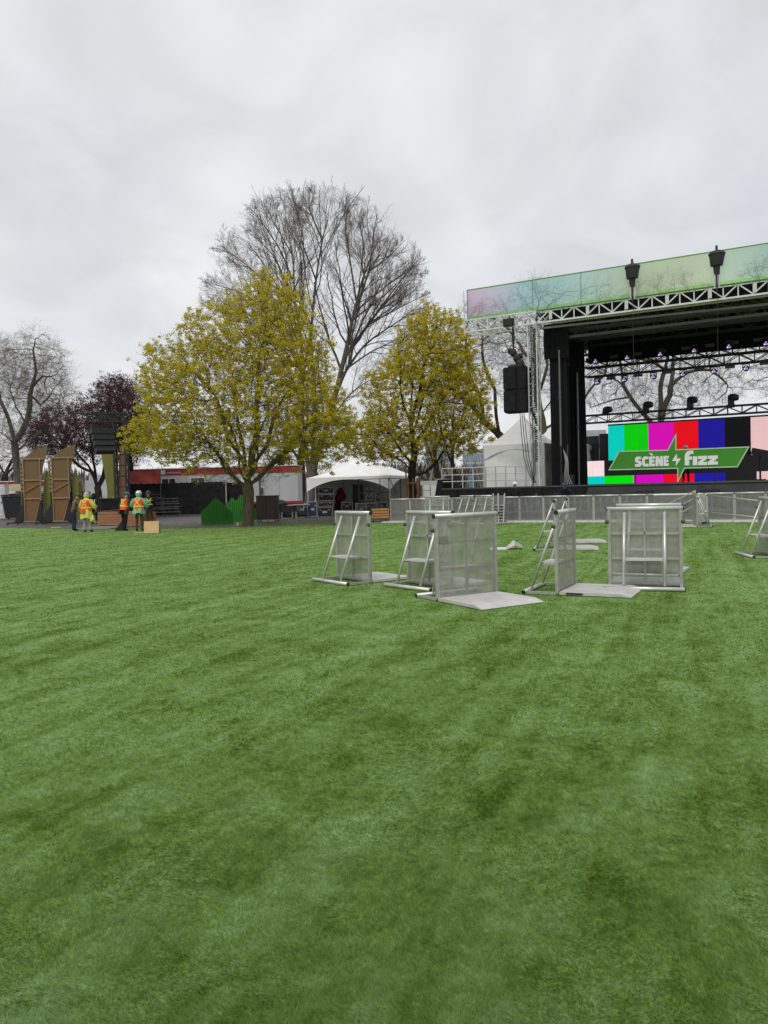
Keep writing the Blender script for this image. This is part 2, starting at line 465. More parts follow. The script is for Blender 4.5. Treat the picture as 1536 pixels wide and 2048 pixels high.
def limb_mesh(P, par, rad, ch, cnt, flare=1.0):
    mb = MB(); mb.smooth = True
    roots = [(0, -1)]
    while roots:
        s, pr = roots.pop(); chain = [] if pr < 0 else [pr]; i = s
        while True:
            chain.append(i)
            if not ch[i]: break
            k = max(ch[i], key=lambda q: cnt[q])
            roots += [(q, i) for q in ch[i] if q != k]; i = k
        rs = [rad[q] for q in chain]
        if pr >= 0: rs[0] = min(rs[0], rs[1] * 1.25)
        pts = [P[q] for q in chain]
        if pr < 0 and flare > 1 and len(rs) > 3:
            rs[0] *= flare; rs[1] *= 1 + (flare - 1) * 0.35
        if rs[0] < 0.03 and len(pts) > 4:
            pts = pts[::2] + ([pts[-1]] if len(pts) % 2 == 0 else []); rs = rs[::2] + ([rs[-1]] if len(rs) % 2 == 0 else [])
        big = max(rs)
        mb.path(pts, rs, 10 if big > 0.12 else 6 if big > 0.04 else 4 if big > 0.018 else 3, caps=False)
    return mb
def twig_arrays(P, par, rad, rmax, per, ln, w, r, up=0.25, D=None):
    """thin cone twigs (3 sides) on every thin branch node"""
    idx = np.arange(len(P)) if D is not None else np.nonzero((rad < rmax) & (par >= 0))[0]
    idx = np.repeat(idx, per); N = len(idx)
    d = D[idx] if D is not None else P[idx] - P[par[idx]]
    d /= np.maximum(np.linalg.norm(d, axis=1), 1e-6)[:, None]
    g = d + r.normal(size=(N, 3)) * 0.62 + np.array([0, 0, up]); g /= np.linalg.norm(g, axis=1)[:, None]
    l = ln * (0.45 + 0.9 * r.random(N)); base = P[idx] - d * (r.random(N) * (0.25 if D is None else 0.0))[:, None]
    a = np.cross(g, r.normal(size=(N, 3))); a /= np.maximum(np.linalg.norm(a, axis=1), 1e-6)[:, None]; b = np.cross(g, a)
    ww = (w * (0.7 + 0.6 * r.random(N)))[:, None]
    mid = base + g * (l * 0.5)[:, None] + r.normal(size=(N, 3)) * (0.06 * l)[:, None]
    g2 = g + r.normal(size=(N, 3)) * 0.3 + np.array([0, 0, up * 0.5]); g2 /= np.linalg.norm(g2, axis=1)[:, None]
    tip = mid + g2 * (l * 0.6)[:, None]
    v = np.stack([base + a * ww, base - a * ww * .5 + b * ww * .87, base - a * ww * .5 - b * ww * .87,
                  mid + a * ww * .7, mid - a * ww * .35 + b * ww * .6, mid - a * ww * .35 - b * ww * .6, tip], 1).reshape(-1, 3)
    o = (np.arange(N) * 7)[:, None]
    f = np.concatenate([o + np.array(t) for t in ((0, 1, 4), (0, 4, 3), (1, 2, 5), (1, 5, 4), (2, 0, 3), (2, 3, 5), (3, 4, 6), (4, 5, 6), (5, 3, 6))])
    return v, f, tip, mid
def leaf_arrays(cent, per, spread, size, r, flat=0.5):
    c = np.repeat(cent, per, 0); N = len(c)
    off = r.normal(size=(N, 3)) * spread; off[:, 2] *= 0.7
    c = c + off
    nrm = r.normal(size=(N, 3)); nrm[:, 2] = np.abs(nrm[:, 2]) + flat; nrm /= np.linalg.norm(nrm, axis=1)[:, None]
    a = np.cross(nrm, r.normal(size=(N, 3))); a /= np.maximum(np.linalg.norm(a, axis=1), 1e-6)[:, None]; b = np.cross(nrm, a)
    s = (size * (0.55 + 0.9 * r.random(N)))[:, None]
    p0 = c - a * s; p1 = c + b * s * .62 + nrm * s * .25; p2 = c + a * s; p3 = c - b * s * .62 + nrm * s * .25
    v = np.stack([p0, p1, p2, p3], 1).reshape(-1, 3)
    o = (np.arange(N) * 4)[:, None]
    f = np.concatenate([o + np.array((0, 1, 2)), o + np.array((0, 2, 3))])
    tone = 0.72 + 0.5 * r.random(N)
    return v, f, np.concatenate([tone, tone])
def tree(name, label, loc, seeds, blobs, n_att, step, infl, kill, tip, base, bark_m, twig_m, leaf=None, seed=1,
         max_nodes=9000, trop=(0, 0, 0.08), twigs=(0.03, 2, 0.45, 0.006), leaves=None, shell=0.5, flare=1.35, group=None, jit=0.12, up=0.25, spray=1, hollow=0):
    r = np.random.default_rng(seed)
    att = ellipsoid_points(n_att, blobs, shell, r)
    P, par = grow(seeds, att, step, infl, kill, max_nodes, trop, jit, r)
    rad, ch, cnt = radii(P, par, tip, base)
    t = thing(name, label, 'tree', loc, 0, group)
    limb_mesh(P, par, rad, ch, cnt, flare).build('trunk', bark_m, t)
    v, f, tips, mids = twig_arrays(P, par, rad, *twigs, r, up)
    if spray:
        n1 = len(tips); P2_ = np.concatenate([mids, tips, mids + (tips - mids) * .5]); D2_ = np.tile(tips - mids, (3, 1))
        v2, f2, t2, m2 = twig_arrays(P2_, None, None, None, spray, twigs[2] * .7, twigs[3] * .8, r, up, D2_)
        f = np.concatenate([f, f2 + len(v)]); v = np.concatenate([v, v2]); tips = np.concatenate([tips, t2]); mids = np.concatenate([mids, m2])
    if leaf is None:
        link('crown', np_mesh('crown', v, f, twig_m, np.ones(len(f))), t)
    else:
        o = link('twigs', np_mesh('twigs', v, f, twig_m, np.ones(len(f))), t); o['kind'] = 'stuff'
        cl, per, sp, sz = leaves
        cent = np.concatenate([tips, mids])
        if hollow:                             # spring leaves sit towards the crown's outside
            q = (cent - P.mean(0)) / (np.percentile(np.abs(P - P.mean(0)), 97, axis=0) + 1e-6)
            q = np.hypot(q[:, 0], q[:, 1]) + np.maximum(q[:, 2], 0) * .8
            cent = cent[r.random(len(cent)) < np.clip((q - hollow) * 2.0, 0.05, 1)]
        if len(cent) > cl: cent = cent[r.choice(len(cent), cl, replace=False)]
        lv, lf, tn = leaf_arrays(cent, per, sp, sz, r)
        link('crown', np_mesh('crown', lv, lf, leaf, tn), t)
    return t
def px_path(pts, Y, base):
    """trunk line read off the photograph at distance Y; (px, py[, dy])"""
    out = []
    for q in pts:
        p = at(q[0], q[1], Y + (q[2] if len(q) > 2 else 0)); out.append(tuple(p - base))
    return out
def px_blob(px, py, rx, ry, Y, base, depth=None, w=1.0, dy=0.0):
    p = at(px, py, Y + dy) - base; s = (Y + dy) / FPX
    return (p.x, p.y, p.z, rx * s, (depth if depth else rx * s), ry * s, w)

def forked_tree(name, label, loc, trunks, limb_px, base_r, bark_m, twig_m, seed, kids=(13, 8, 6, 4), lens=(0.42, 0.50, 0.52, 0.55), up=0.12, spread=0.95, group=None, env=()):
    """bare tree by repeated forking: limbs read off the photograph, then four orders of ever finer branches"""
    r = np.random.default_rng(seed); t = thing(name, label, 'tree', loc, 0, group)
    wood = MB(); wood.smooth = True; fine = MB()
    def inside(p, s=1.0):
        return not env or min(((p[0] - e[0]) / e[3]) ** 2 + ((p[1] - e[1]) / e[4]) ** 2 + ((p[2] - e[2]) / e[5]) ** 2 for e in env) < s
    def smooth(pts, n):
        pts = [np.array(p, float) for p in pts]; out = []
        ext = [2 * pts[0] - pts[1]] + pts + [2 * pts[-1] - pts[-2]]
        for i in range(len(pts) - 1):
            a, b, c, d = ext[i:i + 4]
            for k in range(n):
                u = k / n; out.append(.5 * (2 * b + (c - a) * u + (2 * a - 5 * b + 4 * c - d) * u * u + (3 * b - a - 3 * c + d) * u ** 3))
        return out + [pts[-1]]
    def add(pts, r0, r1, lev):
        n = len(pts); rs = [r0 + (r1 - r0) * (i / (n - 1)) ** 0.8 for i in range(n)]
        (wood if lev < 2 else fine).path(pts, rs, 9 if r0 > .12 else 6 if r0 > .04 else 4 if lev < 2 else 3, caps=False)
        return rs
    def rec(pts, rs, lev):
        if lev >= len(kids): return
        L_ = sum(np.linalg.norm(pts[i + 1] - pts[i]) for i in range(len(pts) - 1)); n = len(pts)
        k = max(2, int(kids[lev] * (1 if lev else min(1.3, L_ / 9)) + r.random()))
        for j in range(k):
            u = (0.16 if lev else 0.22) + (0.84 if lev else .78) * (j + r.random() * .8) / k; u = min(u, .99)
            q = u * (n - 1); i = min(int(q), n - 2); p = pts[i] + (pts[i + 1] - pts[i]) * (q - i)
            tg = pts[i + 1] - pts[i]; tg /= np.linalg.norm(tg)
            sd = r.normal(size=3); sd -= tg * (sd @ tg); sd /= np.linalg.norm(sd)
            d = tg + sd * spread * (0.6 + .6 * r.random()) * (1 - .35 * u) + np.array([0, 0, up]); d /= np.linalg.norm(d)
            ln = L_ * lens[lev] * (1.15 - .62 * u) * (0.6 + .7 * r.random()); m = 6 if lev == 0 else 4 if lev == 1 else 3
            c = [p]; dd = d
            for s in range(m):
                dd = dd + r.normal(size=3) * (.13 if lev < 2 else .17) + np.array([0, 0, up * .45]); dd /= np.linalg.norm(dd); c.append(c[-1] + dd * ln / m)
                if not inside(c[-1], .93 + .14 * r.random()): break
            if len(c) < 2: continue
            ra = max(min((rs[i]) * .6, ln * (.014 if lev < 2 else .011)), .0046); rb = max(ra * .35, .0030)
            rec(c, add(c, ra, rb, lev + 1), lev + 1)
    for pts, r0, r1 in trunks: add(smooth(pts, 4), r0, r1, 0)
    for pts, r0, r1 in limb_px:
        c = smooth(pts, 4); rec(c, add(c, r0, r1, 0), 0)
    wood.build('trunk', bark_m, t); fine.build('crown', twig_m, t)
    return t
# --- yellow-green maple on the left
b = ground(495, 1052); Y = b.y
tr = px_path([(495, 1056), (497, 1010), (497, 985), (495, 968)], Y, b)
limbs = [[(495, 972), (470, 955, -.3), (440, 915, -1.0), (410, 880, -1.8)], [(497, 968), (525, 950, -.4), (565, 905, -1.3), (600, 875, -2.2)],
         [(497, 975), (490, 925, .4), (478, 860, 1.0), (470, 790, 1.2)], [(498, 968), (505, 920, -.5), (515, 850, -1.0), (520, 770, -1.0), (525, 690, -.8)],
         [(495, 978), (455, 930, 1.2), (400, 860, 2.4)], [(497, 978), (545, 930, 1.4), (610, 850, 2.6)], [(495, 970), (480, 915, -1.2), (460, 850, -2.8)],
         [(497, 968), (535, 890, .5), (570, 790, .6)], [(495, 960), (455, 880, -.4), (430, 790, -.2)], [(497, 960), (500, 900, 1.8), (510, 840, 3.2)], [(497, 960), (515, 900, -1.8), (530, 840, -3.2)]]
tree('maple_tree', 'broad yellow-green budding maple standing in front of the long grey trailer', b, [tr] + [px_path(l, Y, b) for l in limbs],
     [px_blob(490, 830, 215, 150, Y, b, 4.8, 2.4), px_blob(505, 720, 165, 130, Y, b, 3.8, 1.3), px_blob(545, 620, 75, 80, Y, b, 2.0, .32), px_blob(400, 880, 150, 60, Y, b, 4.2, .8), px_blob(620, 860, 100, 90, Y, b, 3.8, .7),
      px_blob(340, 760, 70, 80, Y, b, 2.2, .3)],
     9500, 0.18, 2.2, 0.20, 0.005, 0.27, BARK_MAPLE, BARK_MAPLE, LEAF_Y, 11, 21000, (0, 0, 0.20), (0.012, 1, 0.30, 0.005), (8200, 16, 0.060, 0.042), 0.62, 1.3, hollow=0.42, up=0.45)
# --- yellow-green maple on the right
b = at(827, 1036, 43); b.z = 0; Y = 43
tr = px_path([(827, 1038), (826, 985), (826, 930), (824, 870), (823, 800, .2), (822, 740, .2)], Y, b)
limbs = [[(826, 955), (850, 945, -.6), (885, 905, -1.5), (920, 870, -2.0)], [(826, 930), (795, 890, -.8), (765, 850, -1.6)], [(825, 890), (860, 840, .8), (900, 780, 1.5)],
         [(825, 900), (790, 850, 1.0), (760, 790, 1.6)], [(824, 850), (840, 780, -.8), (860, 700, -1.2)], [(824, 850), (800, 770, -.8), (795, 690, -.6)], [(826, 945), (800, 920, -1.2), (760, 900, -2.2)],
         [(825, 870), (845, 800, 1.6), (870, 740, 2.4)]]
tree('maple_tree', 'narrower yellow-green budding maple beside the stage behind the white marquee', b, [tr] + [px_path(l, Y, b) for l in limbs],
     [px_blob(855, 800, 135, 115, Y, b, 3.6, 2.0), px_blob(870, 715, 85, 95, Y, b, 2.8, .9), px_blob(830, 880, 160, 60, Y, b, 3.8, .95), px_blob(755, 880, 60, 60, Y, b, 2.2, .25), px_blob(855, 650, 50, 45, Y, b, 1.4, .14)],
     6000, 0.20, 2.2, 0.23, 0.0055, 0.22, BARK_DARK, BARK_DARK, LEAF_Y, 12, 11000, (0, 0, 0.20), (0.013, 1, 0.30, 0.005), (5600, 16, 0.066, 0.046), 0.55, 1.2, hollow=0.36, up=0.45)
# --- the tall bare tree behind both maples
Y = 62; b = at(622, 1030, Y); b.z = 0
tr = px_path([(618, 1028), (620, 990), (628, 920)], Y, b)
limbs = [[(628, 925), (655, 850), (690, 710), (705, 640), (725, 560), (752, 490)], [(620, 960), (606, 850, 1), (604, 700, 1), (590, 600, 1), (585, 510, 1), (570, 430, 1)],
         [(624, 940), (630, 800, -1), (622, 680, -1.5), (632, 560, -2), (645, 480, -2), (655, 440, -2)], [(604, 700, 1), (575, 590, 2), (545, 510, 2.5), (480, 450, 3)],
         [(690, 710), (735, 650, -1), (795, 570, -2), (835, 520, -2.5)], [(680, 760), (730, 690, 1.5), (800, 640, 2.5), (850, 600, 3)], [(705, 640), (740, 540, 2), (790, 470, 3)],
         [(604, 750, 1), (555, 650, -1), (490, 590, -2), (430, 570, -3)], [(690, 740), (740, 705, 0), (790, 680, -1), (830, 650, -1)], [(585, 510, 1), (540, 430, 1), (530, 390, 1)], [(632, 560, -2), (600, 470, -3), (590, 400, -3)]]
rr_ = [(.32, .03), (.20, .02), (.20, .02), (.10, .015), (.13, .015), (.13, .015), (.09, .014), (.09, .014), (.09, .014), (.06, .012), (.07, .012)]
extra = [[(585, 560, 1), (560, 500, 0), (520, 440, 0), (500, 415, 0)], [(712, 600), (700, 520, 1.5), (690, 450, 2), (700, 420, 2)], [(606, 820, 1), (575, 740, 2), (520, 660, 3), (450, 620, 3)], [(700, 690), (720, 600, -2), (730, 520, -3), (720, 450, -3)], [(735, 650, -1), (790, 610, 0), (840, 570, 0)], [(640, 880, 0), (690, 800, 2), (740, 760, 3), (790, 745, 3)], [(575, 590, 2), (530, 560, 1), (480, 520, 0), (440, 490, -1)], [(606, 720, 1), (560, 690, -2), (500, 650, -3), (440, 600, -4)], [(740, 540, 2), (770, 520, 1), (810, 480, 0)], [(735, 650, -1), (790, 620, -2), (850, 590, -3)], [(645, 480, -2), (620, 420, -1), (620, 380, 0)], [(705, 640), (770, 590, 2), (830, 530, 3)]]
forked_tree('bare_tree', 'tall leafless tree with many rising limbs towering behind the two yellow maples', b, [(tr, .46, .36)],
     [(px_path(l, Y, b), *q) for l, q in zip(limbs, rr_)] + [(px_path(l, Y, b), .09, .015) for l in extra], .42, BARK_GREY, TWIG_GREY, 21, kids=(12, 8, 6, 5), lens=(0.44, 0.52, 0.55, 0.58), env=[px_blob(615, 562, 212, 182, Y, b, 7.5), px_blob(735, 620, 134, 175, Y, b, 7), px_blob(520, 640, 130, 130, Y, b, 6), px_blob(640, 760, 160, 130, Y, b, 6)])
# --- willows on the left edge
Y = 66; b = at(35, 1025, Y); b.z = 0
tr = px_path([(38, 1022), (36, 960), (30, 890)], Y, b)
limbs = [[(30, 890), (18, 840), (0, 800), (-25, 740), (-40, 690)], [(32, 885), (50, 850), (60, 790), (72, 745), (66, 700), (70, 680)], [(50, 850), (32, 815, 1), (20, 780, 1.5)], [(60, 775), (85, 752, -1), (110, 750, -1)],
         [(30, 895), (10, 870, -1), (-15, 860, -1)], [(62, 790), (80, 810, 1), (100, 790, 1.5)]]
tree('willow_tree', 'bare forked willow with wispy grey twigs at the left edge of the lawn', b, [tr] + [px_path(l, Y, b) for l in limbs],
     [px_blob(70, 740, 65, 80, Y, b, 2.8, 1.2), px_blob(-10, 740, 70, 75, Y, b, 2.8, 1.0), px_blob(50, 820, 80, 75, Y, b, 3.2, 1.0), px_blob(105, 780, 45, 55, Y, b, 2.2, .4)],
     2600, 0.28, 2.4, 0.32, 0.009, 0.30, BARK_GREY, TWIG_TAN, None, 31, 8000, (0, 0, 0.02), (0.03, 1, 0.9, 0.006), None, 0.5, 1.2, up=0.05, spray=3)
Y = 88; b = at(128, 1015, Y); b.z = 0
tree('willow_tree', 'smaller distant bare willow showing over the purple plum tree', b, [px_path([(128, 1013), (128, 930), (130, 860)], Y, b)] + [px_path(l, Y, b) for l in ([(128, 900), (105, 850), (85, 810)], [(130, 860), (150, 820), (160, 790)], [(129, 880), (120, 830), (118, 800)])],
     [px_blob(130, 840, 60, 60, Y, b, 3.5, 1), px_blob(60, 880, 60, 50, Y, b, 3.5, .7)], 650, 0.40, 3, 0.5, 0.012, 0.26, BARK_GREY, TWIG_TAN, LEAF_B, 33, 3000, (0, 0, 0.02), (0.04, 2, 0.8, 0.007), (900, 2, 0.2, 0.06), 0.5)
Y = 92; b = at(10, 1012, Y); b.z = 0
tree('willow_tree', 'low bare dark tree with sprawling limbs behind the red-edged cabin', b, [px_path([(8, 1012), (10, 970), (14, 940)], Y, b)] + [px_path(l, Y, b) for l in ([(14, 940), (35, 900), (55, 880)], [(10, 955), (-15, 910)], [(14, 945), (40, 925), (70, 915)])],
     [px_blob(30, 905, 80, 50, Y, b, 4, 1)], 500, 0.45, 3, 0.55, 0.013, 0.28, BARK_DARK, TWIG_GREY, None, 34, 2500, (0, 0, 0.02), (0.04, 3, 0.8, 0.007), None, 0.5)
# --- purple plums
Y = 56; b = at(197, 1012, Y); b.z = 0
tree('plum_tree', 'forked purple-leaved plum tree spreading behind the wooden set pieces', b, [px_path([(198, 1030), (197, 985), (193, 968)], Y, b)] + [px_path(l, Y, b) for l in
     ([(194, 972), (176, 930, -.5), (150, 900, -1)], [(195, 975), (210, 945, .5), (228, 900, 1)], [(194, 968), (186, 920, 1), (180, 870, 1)], [(185, 945), (150, 925, 1), (120, 890, 1.5)], [(205, 950), (215, 880, -1), (220, 820, -1)])],
     [px_blob(150, 870, 95, 62, Y, b, 2.8, 1.3), px_blob(225, 850, 78, 80, Y, b, 2.8, 1.2), px_blob(100, 880, 45, 40, Y, b, 1.8, .3), px_blob(230, 790, 42, 38, Y, b, 1.8, .35)],
     2600, 0.24, 2.2, 0.27, 0.007, 0.24, BARK_DARK, BARK_DARK, LEAF_P, 41, 7000, (0, 0, 0.05), (0.02, 1, 0.36, 0.006), (6500, 6, 0.10, 0.055), 0.45)
Y = 60; b = at(262, 1012, Y); b.z = 0
tree('plum_tree', 'smaller purple plum tree between the speaker tower and the left maple', b, [px_path([(262, 1027), (262, 960), (258, 900)], Y, b)] + [px_path(l, Y, b) for l in ([(260, 930), (240, 850), (225, 780)], [(258, 900), (275, 840), (265, 770)])],
     [px_blob(258, 850, 62, 90, Y, b, 2.8, 1.0), px_blob(245, 785, 42, 32, Y, b, 2, .3)], 1500, 0.26, 2.4, 0.30, 0.008, 0.20, BARK_DARK, BARK_DARK, LEAF_P, 42, 4000, (0, 0, 0.08), (0.02, 1, 0.4, 0.006), (2900, 6, 0.11, 0.055), 0.45)
# --- bare trees behind the stage
Y = 60; b = at(1310, 1015, Y); b.z = 0
tree('sycamore_tree', 'bare twin-trunked tree seen through the open back of the stage', b, [px_path([(1318, 1010), (1318, 900), (1322, 850)], Y, b)] + [px_path(l, Y, b) for l in
     ([(1318, 860), (1322, 800), (1330, 740), (1344, 690), (1340, 640)], [(1322, 850), (1340, 790), (1346, 745), (1352, 690), (1370, 630)], [(1318, 880), (1285, 825, 1), (1255, 785, 1), (1240, 765, 1), (1215, 750, 1)], [(1346, 770), (1375, 745, -1), (1420, 740, -1.5), (1455, 770, -1.5)],
      [(1285, 825, 1), (1260, 795, 2), (1225, 800, 2), (1180, 815, 2)], [(1330, 740), (1300, 720, -1.5), (1260, 712, -2)], [(1245, 770, 1), (1240, 720, 1), (1230, 660, 1)])],
     [px_blob(1330, 650, 130, 110, Y, b, 4.5, 1.3), px_blob(1240, 760, 90, 80, Y, b, 4, .8), px_blob(1410, 760, 80, 70, Y, b, 4, .7), px_blob(1310, 800, 110, 50, Y, b, 4, .4)],
     2600, 0.32, 2.6, 0.36, 0.008, 0.36, BARK_SYC, TWIG_TAN, None, 51, 7000, (0, 0, 0.06), (0.03, 2, 0.7, 0.0058), None, 0.6, 1.2, jit=0.2)
Y = 57; b = at(1088, 1015, Y); b.z = 0
tree('sycamore_tree', 'bare crooked tree rising behind the white tents left of the stage drapes', b, [px_path([(1090, 1010), (1086, 880), (1080, 820)], Y, b)] + [px_path(l, Y, b) for l in
     ([(1082, 840), (1074, 760), (1070, 690), (1075, 620)], [(1083, 830), (1105, 800, 1), (1120, 770, 1)], [(1086, 870), (1060, 800, -1), (1040, 740, -1)], [(1078, 790), (1095, 730, -.6), (1088, 670, -.6)], [(1074, 730), (1040, 690, 1.5), (1010, 650, 2)], [(1086, 860), (1160, 815, 2), (1210, 750, 3), (1216, 690, 3)])],
     [px_blob(1075, 665, 75, 110, Y, b, 3.5, 1.1), px_blob(1020, 730, 55, 90, Y, b, 3.5, .6), px_blob(1120, 740, 50, 90, Y, b, 3.5, .5), px_blob(985, 655, 50, 55, Y, b, 3.5, .4), px_blob(1195, 640, 70, 75, Y, b, 4, .6)],
     2300, 0.32, 2.6, 0.36, 0.008, 0.30, BARK_SYC, TWIG_TAN, None, 52, 6500, (0, 0, 0.06), (0.03, 2, 0.7, 0.0058), None, 0.6, 1.2, jit=0.2)
Y = 66; b = at(960, 1010, Y); b.z = 0
tree('leaning_tree', 'dark leaning bare tree slanting across behind the right maple and tent', b, [px_path([(1045, 1008), (1012, 885), (965, 842), (930, 800)], Y, b)] + [px_path(l, Y, b) for l in ([(965, 842), (940, 760, 1), (930, 660, 1)], [(1000, 870), (990, 780, -1), (965, 680, -1)], [(940, 810), (900, 770, 0), (880, 700, 0)])],
     [px_blob(950, 680, 60, 80, Y, b, 4, 1), px_blob(900, 760, 60, 60, Y, b, 4, .6)], 700, 0.40, 3, 0.5, 0.011, 0.34, BARK_DARK, TWIG_GREY, None, 53, 3500, (0, 0, 0.06), (0.03, 3, 0.7, 0.006), None, 0.5)
Y = 64; b = at(1560, 1000, Y); b.z = 0
tree('sycamore_tree', 'bare tree whose top shows through the green banner at the right edge', b, [px_path([(1560, 1000), (1560, 850), (1550, 740)], Y, b)] + [px_path(l, Y, b) for l in ([(1550, 740), (1530, 640), (1520, 560)], [(1555, 780), (1600, 680), (1610, 560)], [(1552, 750), (1560, 640), (1550, 540)])],
     [px_blob(1550, 590, 85, 85, Y, b, 4.5, 1), px_blob(1535, 740, 55, 60, Y, b, 3.5, .35)], 900, 0.38, 3, 0.45, 0.010, 0.36, BARK_SYC, TWIG_TAN, None, 54, 4000, (0, 0, 0.1), (0.03, 3, 0.7, 0.006), None, 0.5)
# saplings and further trunks between the maples and the tents
for i, (px, hw, top, sd, lab) in enumerate(((868, 40, 800, 61, 'thin bare tree just right of the right maple trunk'), (903, 45, 770, 62, 'thin bare tree by the black monitor on the side deck'), (600, 50, 820, 63, 'sturdy dark tree trunk behind the right end of the trailer'), (560, 40, 850, 64, 'slim dark tree seen through the left maple crown'))):
    Y = 70 + 3 * i; b = at(px, 1018, Y); b.z = 0
    tree('slender_tree', lab, b, [px_path([(px, 1016), (px + 2, 930), (px + 4, top + 60)], Y, b)] + [px_path([(px + 2, 930), (px - hw * .6, top + 60, 1)], Y, b), px_path([(px + 3, 900), (px + hw * .7, top + 40, -1)], Y, b)],
         [px_blob(px, top + 20, hw, 70, Y, b, 2.5, 1)], 380, 0.42, 3, 0.5, 0.012, 0.22 if i < 2 else 0.4, BARK_DARK, TWIG_TAN, LEAF_B, sd, 1800, (0, 0, 0.1), (0.035, 2, 0.6, 0.007), (500, 2, 0.2, 0.05), 0.5)
# far-off wood closing the horizon: reads as one grey-brown mass
def far_wood():
    r = np.random.default_rng(71); v = []; f = []; o = 0
    N = 15000
    x = (r.random(N) - 0.5) * 420; y = 165 + r.random(N) * 50
    h = 2.5 + 5.0 * r.random(N) + 1.3 * np.sin(x * 0.05) + 1.3 * np.sin(x * 0.21) + .8 * np.sin(x * .63)
    for k in range(3):
        dx = r.normal(0, 2.0, N); w = 0.04 + 0.07 * r.random(N)
        A = np.column_stack([x - w, y, np.full(N, -.1)]); B = np.column_stack([x + w, y, np.full(N, -.1)]); T = np.column_stack([x + dx, y + r.normal(0, .6, N), h * (0.7 + 0.4 * r.random(N))])
        Mi = (A + B) / 2 * 0.5 + T * 0.5 + r.normal(0, 0.5, (N, 3))
        v.append(np.stack([A, B, Mi, T], 1).reshape(-1, 3)); q = (np.arange(N) * 4)[:, None] + o
        f += [q + np.array((0, 1, 2)), q + np.array((1, 3, 2)), q + np.array((0, 2, 3))]; o += 4 * N
    ob = link('far_wood', np_mesh('far_wood', np.concatenate(v), np.concatenate(f), mat('far_twigs', (0.22, 0.20, 0.175), 0.9, 0, 0.25, 0.05)))
    ob['kind'] = 'stuff'; ob['label'] = 'far band of bare grey-brown woodland'
far_wood()

# ------------------------------------------------------------------ distant buildings
GLASS = mat('blue_grey_glazing', (0.20, 0.27, 0.34), 0.15, 0.2, 0.15, 0.1, spec=0.8)
CONC = mat('pale_concrete', (0.42, 0.43, 0.44), 0.8, 0, 0.08, 0.2)
def tower_block(name, label, px0, px1, ptop, Y, nfl, nbay, wall=CONC):
    p0, p1 = at(px0, ptop, Y), at(px1, ptop, Y); W = p1.x - p0.x; H = (p0.z + p1.z) / 2; cx = (p0.x + p1.x) / 2
    t = thing(name, label, 'building', (cx, Y, 0))
    MB().box((0, W * .4, H / 2), (W, W * .8, H)).build('wall', wall, t)
    MB().box((0, W * .4, H + 0.6), (W * 1.01, W * .81, 1.2)).build('roof', CONC, t)
    me = None; bw = W / nbay; fh = H / nfl
    for i in range(nfl):
        for j in range(nbay):
            if me is None: me = MB().box((0, 0, 0), (bw * .8, .3, fh * .68)).mesh('window', GLASS)
            o = link('window', me, t); o.location = (-W / 2 + bw * (j + .5), 0, fh * (i + .5))
    return t
tower_block('glass_tower', 'blue glazed office tower glimpsed between the trunks right of the right maple', 852, 906, 868, 260, 8, 5)
tower_block('office_block', 'low pale office block behind the white tents', 930, 990, 905, 250, 4, 6)
tower_block('slab_building', 'grey flat-roofed building seen above the stage left of the screen', 1172, 1212, 868, 240, 4, 6)
tower_block('town_house', 'small pale house far behind the black hooded worker', 178, 222, 962, 150, 2, 3)

